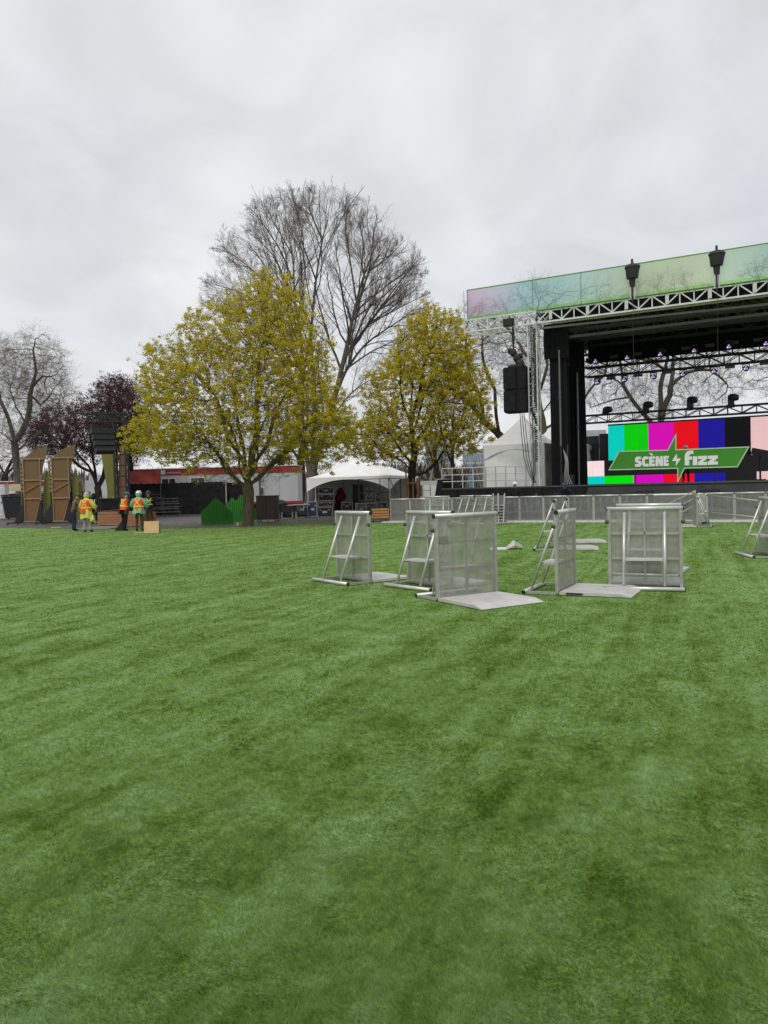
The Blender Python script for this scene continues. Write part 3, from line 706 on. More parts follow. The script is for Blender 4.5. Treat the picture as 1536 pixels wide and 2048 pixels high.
# ------------------------------------------------------------------ trailers and fences
T_GREY = mat('trailer_grey_siding', (0.50, 0.51, 0.51), 0.6, 0, 0.06, 0.6, 0.1, 4)
T_RED = mat('trailer_red_band', (0.36, 0.022, 0.035), 0.55, 0, 0.1, 1)
WHITE = mat('white_paint', (0.72, 0.72, 0.71), 0.55, 0, 0.06, 1)
WIN = mat('dark_window_glass', (0.03, 0.035, 0.04), 0.12, 0, 0.1, 1, spec=0.8)
def trailer():
    Y = 63; a = at(258, 935, Y); b_ = at(596, 938, Y); W = b_.x - a.x
    t = thing('office_trailer', 'long grey site trailer with red top band behind the black fence', 'trailer', ((a.x + b_.x) / 2, Y, 0), R(-1))
    H = 3.75
    for i in range(9):                       # siding panels with recessed joints
        w = W / 9
        MB().box((-W / 2 + w * (i + .5), 1.4, 2.0), (w - .03, 2.78, 2.35)).build('wall_panel', T_GREY, t)
    MB().box((0, 1.4, 2.0), (W - .04, 2.74, 2.3)).build('wall_core', mat('trailer_joint', (0.25, 0.25, 0.25), 0.7), t)
    MB().box((0, 1.4, 3.43), (W + .04, 2.86, .5)).build('top_band', T_RED, t)
    MB().box((0, 1.4, 3.72), (W + .1, 2.95, .07)).build('roof', WHITE, t)
    MB().box((0, 1.4, .72), (W + .02, 2.82, .2)).build('bottom_band', T_RED, t)
    MB().box((0, 1.4, .3), (W - .4, 2.5, .6)).build('skirting', BLK, t)
    MB().box((-W / 2 + 2.75, -.035, 3.43), (.36, .02, .34)).build('logo_plate', WHITE, t)
    for k in range(9): MB().box((-W / 2 + 3.1 + k * .13, -.035, 3.38), (.09, .02, .13)).build('lettering', mat('faded_lettering', (0.62, 0.40, 0.40), 0.6), t)
    for x in (-W / 2 + 3.2, -W / 2 + 5.6):
        f = MB().box((x, -.04, 2.45), (1.25, .06, 1.0)).build('window', WHITE, t)
        for s in (-1, 1): MB().box((x + s * .29, -.075, 2.45), (.5, .03, .86)).build('pane', WIN, f)
    MB().box((W / 2 - 3.15, -.05, 2.0), (.10, .06, 2.3)).build('corner_post', DARKM, t)
    MB().box((W / 2 - 3.0, -.10, 1.75), (.22, .18, .4)).build('meter_box', DARKM, t)
    MB().path([(W / 2 - 3.0, -.1, 1.55), (W / 2 - 2.9, -.14, 1.2), (W / 2 - 3.05, -.14, .9)], .025, 6).build('conduit', DARKM, t)
    MB().box((W / 2 - 4.2, -.02, 1.9), (.95, .06, 2.1)).build('door', WHITE, t)
trailer()
def cabin():
    t = thing('site_cabin', 'white cabin with red roof edge at the far left behind the bins', 'cabin', tuple(at(10, 1010, 78).xy) + (0,), 0)
    W = 8.0
    for i in range(5): MB().box((-W / 2 + (i + .5) * W / 5 - .5, 1.3, 1.5), (W / 5 - .03, 2.6, 2.6)).build('wall_panel', WHITE, t)
    MB().box((-.5, 1.3, 3.05), (W + .1, 2.8, .5)).build('roof_band', T_RED, t)
    MB().box((-.5, 1.3, 3.35), (W + .2, 2.9, .08)).build('roof', WHITE, t)
    MB().box((1.3, -.03, 1.3), (.9, .06, 2.0)).build('door', T_GREY, t)
cabin()
def scrim_fence(label, px0, px1, ptop0, ptop1, Y0, Y1, nb, wave=.05, name='scrim_fence'):
    a = at(px0, ptop0, Y0); c = at(px1, ptop1, Y1); H = (a.z + c.z) / 2
    d = V((c.x - a.x, c.y - a.y, 0)); W = d.length; rz = math.atan2(d.y, d.x)
    t = thing(name, label, 'fence', (a.x, a.y, 0), rz)
    for i in range(nb):
        x0, x1 = W * i / nb, W * (i + 1) / nb; ph = random.random() * 6
        mb = MB(); mb.smooth = True
        mb.grid(lambda u, v: (x0 + (x1 - x0) * u, .03 * math.sin(u * 9 + ph + v * 3) + .025 * math.sin(v * 17 + ph), .04 + v * (H - .04 - wave * (math.sin(u * math.pi * 3 + ph) ** 2))), 16, 10)
        mb.build('scrim_panel', SCRIM, t)
        MB().tube((x0, .09, 0), (x0, .09, H + .08), .024, n=6).build('post', ALU, t)
    MB().tube((W, .09, 0), (W, .09, H + .08), .024, n=6).build('post', ALU, t)
    MB().tube((0, .09, H - .08), (W, .09, H - .08), .02, n=6).build('top_rail', ALU, t)
    return t
scrim_fence('tall black scrim fence in front of the grey trailer', 256, 450, 966, 964, 59, 59.5, 6)
scrim_fence('short black fence section behind the left maple trunk', 453, 500, 964, 965, 60, 60.4, 2)
scrim_fence('low black screen behind the lumber stack', 200, 252, 996, 996, 46, 46, 2, .02)
scrim_fence('dark screened fence behind the bins at the far left', -20, 180, 984, 987, 70, 70, 6, .02)
bn = thing('red_banner', 'rippled red banner hung on the trailer above the black fence', 'banner', at(259, 968, 58.9))
mb = MB(); mb.smooth = True
Wb = (at(321, 968, 58.9) - at(259, 968, 58.9)).x
mb.grid(lambda u, v: (u * Wb, .06 * math.sin(u * 8 + v * 4) + .04 * math.sin(u * 15 - v * 6) - .04, v * .98 - .06 * math.sin(u * math.pi) * v), 26, 12)
mb.build('cloth', mat('red_banner_cloth', (0.46, 0.075, 0.07), 0.7, 0, 0.15, 1.2), bn)
for u in (0, 1): MB().tube((u * Wb, .03, -2.3), (u * Wb, .03, 1.05), .03, n=6).build('pole', DARKM, bn)

# ------------------------------------------------------------------ tents
def open_marquee():
    P1 = at(613, 957, 49); P2 = at(780, 954, 47); d = (P2 - P1); d.z = 0; W = d.length; rz = math.atan2(d.y, d.x)
    t = thing('marquee_tent', 'open-sided white peaked marquee full of flight cases', 'tent', (P1.x, P1.y, 0), rz)
    D = W * 1.02; E = 2.42; PK = at(703, 908, 50).z
    def roof(u, v):
        x, y = u * W, v * D; s = max(abs(u - .5), abs(v - .5)) * 2
        return (x, y, E + (PK - E) * (1 - s) ** 1.35)
    mb = MB(); mb.smooth = True; mb.grid(roof, 24, 24); mb.build('canopy', PVC, t)
    def val(p, q):
        def f(u, v):
            pp = V(p) + (V(q) - V(p)) * u; dr = .72 * (abs(u - .5) * 2) ** 2.4 + .16
            return (pp.x, pp.y, E - dr * (1 - v) - .002)
        m = MB(); m.smooth = True; m.grid(f, 22, 4); m.build('valance', PVC, t)
    c = [(0, -.012, 0), (W, -.012, 0), (W + .012, D, 0), (0, D, 0)]
    val((0, -.012, 0), (W, -.012, 0)); val((W + .012, 0, 0), (W + .012, D, 0)); val((-.012, 0, 0), (-.012, D, 0))
    for x, y in ((.05, .05), (W - .05, .05), (W - .05, D - .05), (.05, D - .05)): MB().tube((x, y, 0), (x, y, E), .035, n=8).build('pole', ALU_LIGHT, t)
    MB().box((W / 2, D - .02, E / 2), (W, .03, E)).build('back_wall', PVC, t)
    MB().box((.0, D / 2 + .6, E / 2), (.03, D - 1.3, E)).build('side_wall', PVC, t)
    return t
MARQ = open_marquee()
def white_tent(label, P, W, D, E, PK, rz, base=1.55, group=None):
    t = thing('frame_tent', label, 'tent', (P.x, P.y, base), rz, group)
    mb = MB(); mb.smooth = True
    mb.grid(lambda u, v: (u * W, v * D, E + (PK - E) * (1 - max(abs(u - .5), abs(v - .5)) * 2) ** 1.45), 24, 24); mb.build('canopy', PVC, t)
    for p, q in (((-.02, -.025, 0), (W + .02, -.025, 0)), ((W + .025, 0, 0), (W + .025, D, 0)), ((-.025, 0, 0), (-.025, D, 0))):
        m = MB(); m.smooth = True
        m.grid(lambda u, v: tuple((V(p) + (V(q) - V(p)) * u).xy) + (E - (.52 * (abs(u - .5) * 2) ** 2 + .26) * (1 - v) - .003,), 18, 4); m.build('valance', PVC, t)
    for p, q in (((.03, .02, 0), (W - .03, .02, 0)), ((W - .02, .03, 0), (W - .02, D - .03, 0)), ((.02, .03, 0), (.02, D - .03, 0))):
        m = MB(); m.smooth = True; ph = random.random() * 5; dd = (V(q) - V(p)); nn = V((dd.y, -dd.x, 0)).normalized()
        m.grid(lambda u, v: tuple((V(p) + dd * u + nn * (.025 * math.sin(u * 24 + ph) * (1 - v) + .03 * math.sin(u * 7 + v * 9 + ph))).xy) + (E * v * .985,), 40, 8); m.build('wall', PVC, t)
    for x, y in ((0, 0), (W, 0), (W, D), (0, D)): MB().tube((x, y, 0), (x, y, E), .04, n=8).build('pole', ALU_LIGHT, t)
    return t
Pa = at(969, 968, 41.0); W1 = 3.3
white_tent('enclosed white peaked tent on the side deck left of the lattice tower', Pa, W1, 3.3, 2.2, at(1049, 830, 41.6).z - 1.55, -YAW)
Pb = Pa + SU * 1.05 + SV * 3.7
white_tent('second white peaked tent half hidden behind the black stage drapes', Pb, W1, 3.3, 2.2, at(1118, 828, 44.6).z - 1.55, -YAW)
# ------------------------------------------------------------------ stage
def sthing(name, label, cat, x=0, y=0, z=0, group=None, rz=0):
    return thing(name, label, cat, S(x, y, z), -YAW + rz, group)
def truss(t, p, q, h, d, n, m, cr=.03, br=.018, split=True, flip=False, vertical_end=True):
    """box truss from p to q (thing-local, near horizontal), h high, d deep, n bays"""
    p, q = V(p), V(q); a = (q - p); L_ = a.length; a.normalize()
    up = V((0, 0, 1)) if abs(a.z) < .9 else V((0, 1, 0)); up = (up - a * up.dot(a)).normalized(); sd = a.cross(up)
    cs = [(i * h / 2, j * d / 2) for i in (-1, 1) for j in (-1, 1)]
    for i, j in cs: MB().beam(p + up * i + sd * j, q + up * i + sd * j, cr * 2, cr * 2).build('chord', m, t)
    acc = MB()
    def bar(u, v, r):
        if split: MB().beam(u, v, r * 2, r * 2).build('brace', m, t)
        else: acc.beam(u, v, r * 2, r * 2)
    for j in ((-1, 1) if d > 0 else (0,)):
        for k in range(n):
            u = p + a * (L_ * k / n) + sd * (j * d / 2); v = p + a * (L_ * (k + 1) / n) + sd * (j * d / 2)
            s = 1 if (k + flip) % 2 else -1
            o = .004 * j
            bar(u + up * (s * (h / 2 - cr)) + sd * o, v - up * (s * (h / 2 - cr)) + sd * o, br)
            if k: bar(u - up * (h / 2 - cr), u + up * (h / 2 - cr), br * .9)
    for k in range(n + 1):
        u = p + a * (L_ * k / n)
        for i in (-1, 1): acc.beam(u + up * (i * h / 2) - sd * (d / 2 - cr), u + up * (i * h / 2) + sd * (d / 2 - cr), br * 1.6, br * 1.6)
    o = acc.build('lattice', m, t); o['kind'] = 'stuff'
def curtain(t, p, q, z0, z1, amp=.06, folds=10, m=None, name='drape_panel'):
    p, q = V(p), V(q); d = q - p; nn = V((d.y, -d.x, 0)).normalized(); ph = random.random() * 6
    mb = MB(); mb.smooth = True; k = folds * 6
    mb.grid(lambda u, v: tuple((p + d * u + nn * (amp * math.sin(u * folds * 2 * math.pi + ph + .6 * math.sin(u * 9 + v * 2)) * (1 - .45 * v))).xy) + (z0 + (z1 - z0) * v,), k, 6)
    return mb.build(name, m or DRAPE, t)
DZ = 1.55
XL = SP(884, 975, -.4)[0]
st = sthing('stage_deck', 'long black-skirted stage deck behind the row of crowd barriers', 'stage')
DECK = mat('black_stage_ply', (0.022, 0.022, 0.023), 0.45, 0, 0.3, 1.5)
FASC = mat('charcoal_stage_fascia', (0.045, 0.045, 0.048), 0.7, 0, 0.3, 1.2, 0.1, 6)
for i in range(12):
    x0 = XL + i * 2.44
    MB().box((x0 + 1.22, 5.3, DZ - .08), (2.43, 11.4, .16)).build('deck_panel', DECK, st)
for i in range(12):
    x0 = XL + i * 2.44
    if i < 3: curtain(st, (x0 + .02, -.44, 0), (x0 + 2.43, -.44, 0), .02, DZ - .1, .03, 5, SCRIM, 'skirt')
    else: MB().box((x0 + 1.22, -.43, .72), (2.42, .05, 1.4)).build('fascia_panel', FASC, st)
curtain(st, (XL, 11, 0), (XL, -.42, 0), .02, DZ - .1, .03, 16, SCRIM, 'skirt')
MB().beam((XL, -.45, DZ - .03), (XL + 29, -.45, DZ - .03), .04, .06).build('edge_trim', DARKM, st)
# front-fill boxes and black slots below the deck edge
for px, lab in ((1124, 'black front-fill speaker under the deck edge behind the leaning worker'), (1288, 'black front-fill speaker under the deck edge below the green sign'), (1420, 'black front-fill speaker under the deck edge further right')):
    x = SP(px, 975, -.6)[0]
    t = sthing('fill_speaker', lab, 'speaker', x, -.62, .72)
    MB().box((0, 0, .25), (.75, .30, .5)).build('cabinet', BLK, t)
    MB().box((0, -.155, .25), (.66, .02, .42)).build('grille', mat('speaker_grille', (.02, .021, .026), .6, .2, .3, 40), t)
    MB().box((0, .02, -.36), (.66, .26, .72)).build('stand', RUB, t)
for px0, px1, lab in ((1172, 1238, 'long low black vent slot left along the stage front'), (1374, 1436, 'long low black vent slot in the middle of the stage front'), (1476, 1560, 'long low black vent slot at the right of the stage front')):
    x0, x1 = SP(px0, 985, -.5)[0], SP(px1, 985, -.5)[0]
    t = sthing('vent_hatch', lab, 'hatch', (x0 + x1) / 2, -.48, .62)
    MB().box((0, 0, .15), (x1 - x0, .05, .3)).build('panel', RUB, t); MB().box((0, -.03, .31), (x1 - x0, .04, .025)).build('lip', mat('copper_edge', (.16, .12, .09), .5), t)
# slanted black drape over the access stair at the deck's left end
xa = SP(862, 990, -.2)[0]
t = sthing('stair_cover', 'black cloth sloping over the stair at the left end of the deck', 'stair cover', XL, 0, 0)
MB().prism([(xa - XL, 0), (-.02, 0), (-.02, 2.0), (-.28, 2.0)], 1.2, off=(0, -.3, 0)).build('cloth', SCRIM, t)
MB().box((-.20, .3, 2.02), (.36, 1.25, .05)).build('cap', ALU, t)
MB().box((-.95, .4, 1.85), (1.25, .06, .22)).build('handrail_panel', ALU_LIGHT, t)
# railings along the side deck
def railing(label, px0, px1, y, H=1.05, n=4, m=ALU_LIGHT):
    x0, x1 = SP(px0, 960, y)[0], SP(px1, 960, y)[0]
    t = sthing('guard_railing', label, 'railing', x0, y, DZ); W = x1 - x0
    for i in range(n + 1): MB().tube((W * i / n, 0, 0), (W * i / n, 0, H), .024, n=6).build('post', m, t)
    for z in (H, H * .66, H * .33): MB().tube((0, 0, z), (W, 0, z), .022, n=6).build('rail', m, t)
railing('bright metal railing around the black monitor at the left end of the side deck', 884, 968, -.25, 1.0, 4)
railing('bright metal railing in front of the white tent on the side deck', 972, 1052, -.2, 1.0, 4, ALU)
railing('rear metal railing of the side deck behind the black monitor', 905, 966, 3.4, 1.05, 3)
x, z = SP(905, 960, 1.2)
t = sthing('monitor_speaker', 'large black monitor speaker standing on the side deck behind the railing', 'speaker', x, 1.2, DZ)
MB().box((0, 0, .36), (.62, .5, .72)).build('cabinet', BLK, t)
MB().box((.03, -.255, .36), (.5, .02, .62)).build('grille', MATS['speaker_grille'], t)
MB().dome((-.12, -.27, .36), .17, 12, 3, .2).build('cone', RUB, t)
x, z = SP(942, 965, 2.0)
t = sthing('water_cooler_bottle', 'pale blue stack of water bottles on the side deck', 'bottle', x, 2.0, DZ)
WB = mat('blue_bottle', (.16, .30, .42), .25, 0, .15, 6)
for k in range(2): MB().rings([[V((r * math.cos(a / 10 * 2 * math.pi), r * math.sin(a / 10 * 2 * math.pi), k * .32 + h)) for a in range(10)] for r, h in ((.14, 0), (.15, .03), (.15, .25), (.10, .29), (.05, .31))]).build('bottle_body', WB, t)

# ---- lattice tower
x0, zt = SP(1066, 628, 0); zb = SP(1066, 652, 0)[1]
ZT = SP(1060, 626, 0)[1]; ZB = SP(1060, 650, 0)[1]
tw = sthing('lattice_tower', 'white lattice roof tower at the stage corner wrapped with black chain', 'tower', x0, 0, 0)
truss(tw, (0, 0, .25), (0, 0, ZB), .42, .42, 16, TRUSS, .03, .016)
MB().box((0, 0, .12), (.8, .8, .24)).build('base', DARKM, tw)
mb = MB()
for i in range(60):
    z = ZB - .3 - i * .105
    mb.box((.12 + .02 * math.sin(i * 2.1), -.27, z), (.10, .07, .06 if i % 2 else .08))
o = mb.build('chain', RUB, tw); o['kind'] = 'stuff'
for k in range(3): MB().path([(-.05 + .05 * k, -.25, ZB), (-.04 + .05 * k, -.26, 5), (-.06 + .06 * k, -.27, 2.2), (-.1, -.3, DZ)], .016, 5).build('cable', BLK, tw)
MB().box((-.30, -.1, ZB - 2.2), (.22, .22, .3)).build('junction_box', BLK, tw)
# ---- roof
rf = sthing('stage_roof', 'wide stage roof with white front truss over black trusses', 'roof', x0, 0, 0)
XR = SP(1700, 560, 0)[0] - x0
H = ZT - ZB; zc = (ZT + ZB) / 2
truss(rf, (.3, 0, zc), (XR, 0, zc), H, .5, 22, TRUSS, .038, .026)
for k in range(0, 22, 3):
    xx = .3 + (XR - .3) * (k + .5) / 22
    MB().box((xx + .35, -.30, zc), (.14, .04, H * .7)).build('splice_plate', ALU_LIGHT, rf)
MB().box((XR / 2 + .2, 5.1, ZT + .02), (XR + .2, 9.4, .03)).build('roof_skin', BLK, rf)
MB().box((XR / 2 + .4, -.06, zc), (XR - .8, .04, H * .84)).build('roof_lining', DRAPE, rf)
for k, y in enumerate((1.6, 3.0, 4.4, 5.8, 7.2, 8.6)):
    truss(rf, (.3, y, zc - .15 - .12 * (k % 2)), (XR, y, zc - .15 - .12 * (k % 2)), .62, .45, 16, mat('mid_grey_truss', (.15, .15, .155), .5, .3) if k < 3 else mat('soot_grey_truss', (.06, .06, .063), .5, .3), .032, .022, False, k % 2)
for k in range(6):
    xx = .35 + k * (XR - .4) / 5
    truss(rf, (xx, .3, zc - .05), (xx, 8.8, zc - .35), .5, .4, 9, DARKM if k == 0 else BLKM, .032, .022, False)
MB().beam((.3, .1, ZB - .2), (XR, 1.0, ZB - .25), .09, .09).build('cross_tube', mat('dull_tube', (.22, .22, .22), .5, .3), rf)
MB().beam((.3, .9, ZB - .62), (XR, .9, ZB - .62), .10, .12).build('cross_tube', DARKM, rf)
for k in range(7):
    xx = .8 + k * (XR - 1) / 7; MB().beam((xx, .35, ZB + .1), (xx + (XR / 7) * .9, 1.55, ZB - .3), .05, .05).build('roof_strut', DARKM, rf)
# wooden-coloured set border glimpsed inside: dark green and dark red cloth strips
for px0, px1, c, nm in ((1220, 1290, (.0, .10, .07), 'dark_green_cloth'), (1300, 1385, (.16, .008, .03), 'dark_red_cloth')):
    xa_, xb_ = SP(px0, 600, .28)[0] - x0, SP(px1, 590, .28)[0] - x0
    MB().box(((xa_ + xb_) / 2, .28, ZT - .13), (xb_ - xa_, .03, .22)).build('roof_cloth', mat(nm, c, .8), rf)
# back border
xl = SP(1168, 740, 6.6)[0] - x0; zbk = SP(1240, 722, 6.6)[1]
curtain(rf, (1.0, 6.6, 0), (XR, 6.6, 0), zbk, ZT, .05, 30, DRAPE, 'border_drape')
for k in range(8):
    px = 1180 + k * 48; xx, zz = SP(px, 725 - k * 5.6 - 6, 6.45)
    MB().box((xx - x0, 6.42, zz), (.42, .06, .16)).build('label_panel', mat('dull_grey_panel', (.075, .077, .08), .6), rf)
# ---- outrigger truss on the left
og = sthing('outrigger_truss', 'white truss arm reaching left from the tower under the tinted banner', 'truss', x0, 0, 0)
xo = SP(936, 650, 0)[0] - x0
truss(og, (xo, 0, zc - .05), (.28, 0, zc - .05), H, .9, 6, TRUSS, .03, .022)
MB().beam((xo + .6, -.45, ZB - .15), (.1, .45, ZB - .75), .08, .08).build('knee_brace', TRUSS, og)
MB().beam((xo + 1.0, .45, ZB - .12), (.1, .45, ZB - .95), .06, .06).build('knee_brace', TRUSS, og)
MB().tube((xo, -.46, ZB - .2), (xo, -.46, SP(934, 582, -.46)[1]), .025, n=6).build('upright', ALU_LIGHT, og)
x, z = SP(1018, 645, -.5)
t = sthing('flood_light', 'black square flood light hung on the white outrigger truss', 'light', x, -.55, z)
MB().box((0, 0, 0), (.5, .22, .36), M=Matrix.Rotation(R(14), 3, 'X')).build('housing', BLK, t)
MB().box((0, -.12, 0), (.42, .02, .29), M=Matrix.Rotation(R(14), 3, 'X')).build('lens', WIN, t); MB().box((0, .1, .22), (.06, .06, .2)).build('bracket', DARKM, t)
# ---- tinted gauze banner on top
bn = sthing('roof_banner', 'see-through pastel banner shading from pink to green along the stage roof', 'banner', x0, -.35, 0)
zb0, zb1 = SP(1060, 623, -.35)[1] + .02, SP(1000, 570, -.35)[1]
def gauze(name, stops, W):
    m = bpy.data.materials.new(name); m.use_nodes = True; t = m.node_tree; k = t.links.new
    b = t.nodes['Principled BSDF']; o = t.nodes['Material Output']; b.inputs['Roughness'].default_value = .8
    tc = t.nodes.new('ShaderNodeTexCoord'); sp = t.nodes.new('ShaderNodeSeparateXYZ'); k(tc.outputs['Object'], sp.inputs[0])
    mr = t.nodes.new('ShaderNodeMapRange'); mr.inputs['From Min'].default_value = W[0]; mr.inputs['From Max'].default_value = W[1]
    k(sp.outputs['X'], mr.inputs['Value'])
    rp = t.nodes.new('ShaderNodeValToRGB'); e = rp.color_ramp.elements
    e[0].position, e[0].color = stops[0][0], (*stops[0][1], 1); e[1].position, e[1].color = stops[-1][0], (*stops[-1][1], 1)
    for p, c in stops[1:-1]: q = e.new(p); q.color = (*c, 1)
    k(mr.outputs[0], rp.inputs[0]); k(rp.outputs[0], b.inputs['Base Color'])
    tr = t.nodes.new('ShaderNodeBsdfTransparent'); k(rp.outputs[0], tr.inputs[0])
    tl = t.nodes.new('ShaderNodeBsdfTranslucent'); k(rp.outputs[0], tl.inputs[0])
    m1 = t.nodes.new('ShaderNodeMixShader'); m1.inputs[0].default_value = .5; k(b.outputs[0], m1.inputs[1]); k(tl.outputs[0], m1.inputs[2])
    m2 = t.nodes.new('ShaderNodeMixShader'); m2.inputs[0].default_value = .52; k(m1.outputs[0], m2.inputs[1]); k(tr.outputs[0], m2.inputs[2])
    k(m2.outputs[0], o.inputs['Surface']); return m
def bx(px): return SP(px, 590, -.35)[0] - x0
GZ = gauze('tinted_gauze', [(0, (.78, .58, .74)), (.06, (.77, .66, .80)), (.14, (.66, .68, .80)), (.22, (.52, .78, .79)), (.38, (.56, .80, .74)), (.5, (.62, .80, .66)), (.58, (.66, .76, .52)), (.80, (.70, .80, .58)), (.9, (.60, .78, .64)), (1, (.52, .76, .66))], (bx(934), bx(1560)))
GB = gauze('green_gauze_border', [(0, (.42, .74, .34)), (1, (.46, .78, .30))], (0, 10))
cuts = [bx(934), bx(1065), bx(1162), bx(1264), bx(1433), bx(1560), bx(1700)]
for i in range(6):
    a, c = cuts[i] + .01, cuts[i + 1] - .01; bw = .14
    MB().add([(a, 0, zb0 + bw), (c, 0, zb0 + bw), (c, 0, zb1 - bw * .4), (a, 0, zb1 - bw * .4)], [(0, 1, 2, 3)]).build('banner_panel', GZ, bn)
    MB().add([(a, 0, zb0), (c, 0, zb0), (c, 0, zb0 + bw), (a, 0, zb0 + bw)], [(0, 1, 2, 3)]).build('banner_hem', GB, bn)
    MB().add([(a, 0, zb1 - bw * .4), (c, 0, zb1 - bw * .4), (c, 0, zb1), (a, 0, zb1)], [(0, 1, 2, 3)]).build('banner_hem', GB, bn)
for i, a in enumerate(cuts): MB().tube((a, .02, zb0 - .1), (a, .02, zb1 + .02), .014 if i else .02, n=6).build('rod', mat('green_rod', (.07, .12, .06), .5), bn)
MB().tube((cuts[0], .02, zb1), (cuts[-1], .02, zb1), .022, n=6).build('top_cable', MATS['green_rod'], bn)
MB().tube((cuts[0], .02, zb0 - .02), (cuts[-1], .02, zb0 - .02), .02, n=6).build('bottom_cable', MATS['green_rod'], bn)
# ---- bagged lights on poles in front of the banner
for px, pt, pb, lab in ((1264, 518, 598, 'left black-bagged chain motor on a bright pole in front of the banner'), (1433, 491, 574, 'right black-bagged chain motor on a bright pole in front of the banner')):
    x, z1 = SP(px, pt, -.6); zb_ = SP(px, pb, -.6)[1]
    t = sthing('bagged_motor', lab, 'chain motor', x, -.6, zb_)
    h = z1 - zb_
    MB().tube((-.08, 0, 0), (-.08, 0, h * .6), .04, n=8).build('pole', ALU_LIGHT, t); MB().tube((.08, .02, 0), (.08, .02, h * .6), .04, n=8).build('pole', ALU_LIGHT, t)
    MB().tube((0, -.06, -.2), (0, -.06, h * .55), .035, n=6).build('strap', RUB, t)
    mb = MB(); rr = [(.11, .30), (.13, .42), (.15, .50), (.26, .515), (.285, .60), (.31, .74), (.34, .80), (.24, .86), (.07, .89), (.045, .91), (.045, 1.0)]
    mb.rings([[V((r * 1.0 * math.cos(q / 10 * 6.283) * (1 + .08 * math.sin(q * 2.3 + hh * 9)), r * .75 * math.sin(q / 10 * 6.283), hh * h)) for q in range(10)] for r, hh in rr]); mb.build('cover', RUB, t)
    MB().tube((0, 0, -.1), (0, 0, -(zb_ - 5.3)), .006, n=4).build('safety_line', DARKM, t)
# ---- drapes
dr = sthing('stage_drapes', 'tall black drapes hanging in folds at the left side of the stage', 'curtain', 0, 0, 0)
xd = SP(1108, 900, 1.0)[0]; ztop = ZB + .1
curtain(dr, (xd, .9, 0), (xd + .25, 3.2, 0), DZ, ztop, .07, 5); curtain(dr, (xd + .22, 3.0, 0), (xd + .22, 6.4, 0), DZ, ztop, .08, 7)
curtain(dr, (xd - .1, .85, 0), (xd + .75, .8, 0), DZ, ZB - 1.4, .05, 4); curtain(dr, (xd - .32, .7, 0), (xd + .9, .7, 0), ZB - 1.6, ztop, .05, 5)
xe = SP(1146, 900, 3.2)[0]; xf = SP(1168, 900, 3.4)[0]
curtain(dr, (xe - .2, 3.3, 0), (xf, 3.5, 0), DZ, SP(1160, 690, 3.4)[1], .05, 4)
xm = SP(1128, 900, 2.0)[0]; curtain(dr, (xd + .5, 1.6, 0), (xe, 2.6, 0), DZ, ztop, .08, 6)
for px, y, pt, pb in ((1118, .6, 700, 892), (1154, 3.1, 745, 962)):
    x, z1 = SP(px, pt, y); z2 = SP(px, pb, y)[1]
    t = sthing('drape_pole', 'grey steel pole in front of the black drapes, ' + ('nearer the tower' if px < 1140 else 'nearer the screen'), 'pole', x, y, DZ)
    MB().tube((0, 0, z2 - DZ if px < 1140 else 0), (0, 0, z1 - DZ), .05, n=8).build('tube', mat('dull_steel_pole', (.16, .16, .165), .45, .5), t)
    MB().box((0, 0, (z1 + z2) / 2 - DZ), (.14, .14, .08)).build('coupler', DARKM, t)
    if px < 1140: MB().tube((0, 0, 0), (0, 0, z2 - DZ), .055, n=8).build('sleeve', RUB, t)
# equipment tangle at the foot of the drapes
x = SP(1138, 955, .9)[0]
t = sthing('equipment_rack', 'dark equipment stand with pale cables at the foot of the drapes', 'rack', x, .6, DZ)
MB().box((0, 0, .25), (.55, .5, .5)).build('case', RUB, t); MB().tube((.02, -.1, .5), (.08, -.12, 1.9), .03, n=6).build('stand', DARKM, t)
for k in range(4): MB().path([(.05 * k - .1, -.2, 1.7 - .1 * k), (.04 * k, -.26, 1.1), (.06 * k - .05, -.3, .5), (.1 * k, -.32, .04)], .018, 5).build('cable', mat('pale_cable', (.3, .3, .3), .6), t)
# ---- flown speaker cluster
xs, zs1 = SP(1034, 735, -.2); zs0 = SP(1034, 826, -.2)[1]
xw = (SP(1060, 780, -.2)[0] - SP(1009, 780, -.2)[0]) * .84
t = sthing('flown_speakers', 'black speaker cluster flown on a chain left of the lattice tower', 'speaker', xs, -.2, zs0)
hh = zs1 - zs0
for i, (fx, fw) in enumerate(((-.22, .62), (.30, .42))):
    for j in range(2):
        MB().box((xw * fx, -.02 * i, hh * (.25 + .5 * j)), (xw * fw - .015, .75, hh * .5 - .015), rz=R(4 - 12 * i)).build('cabinet', MATS['black_drape'], t)
        MB().box((xw * fx + (.05 if i else -.04), -.40, hh * (.25 + .5 * j)), (xw * fw * .86, .03, hh * .45), rz=R(4 - 12 * i)).build('grille', MATS['black_scrim'], t)
MB().box((0, 0, hh + .06), (xw * .7, .5, .1)).build('rigging_frame', RUB, t)
mb = MB()
for k, (px, py, r) in enumerate(((1040, 728, .22), (1034, 716, .2), (1026, 705, .18), (1020, 702, .14), (1040, 712, .12))):
    xx, zz = SP(px, py, -.2); mb.dome((xx - xs, .02 * k, zz - zs0), r, 9, 5, 1.15, 1.0)
mb.build('motor_bag', RUB, t)
xx, zz = SP(1026, 650, -.2); x2, z2 = SP(1027, 700, -.2)
MB().path([(x2 - xs, 0, z2 - zs0), ((xx + x2) / 2 - xs, 0, (zz + z2) / 2 - zs0 - .05), (xx - xs, 0, zz - zs0 + .2)], [.035, .07, .03], 6).build('hoist_chain', RUB, t)
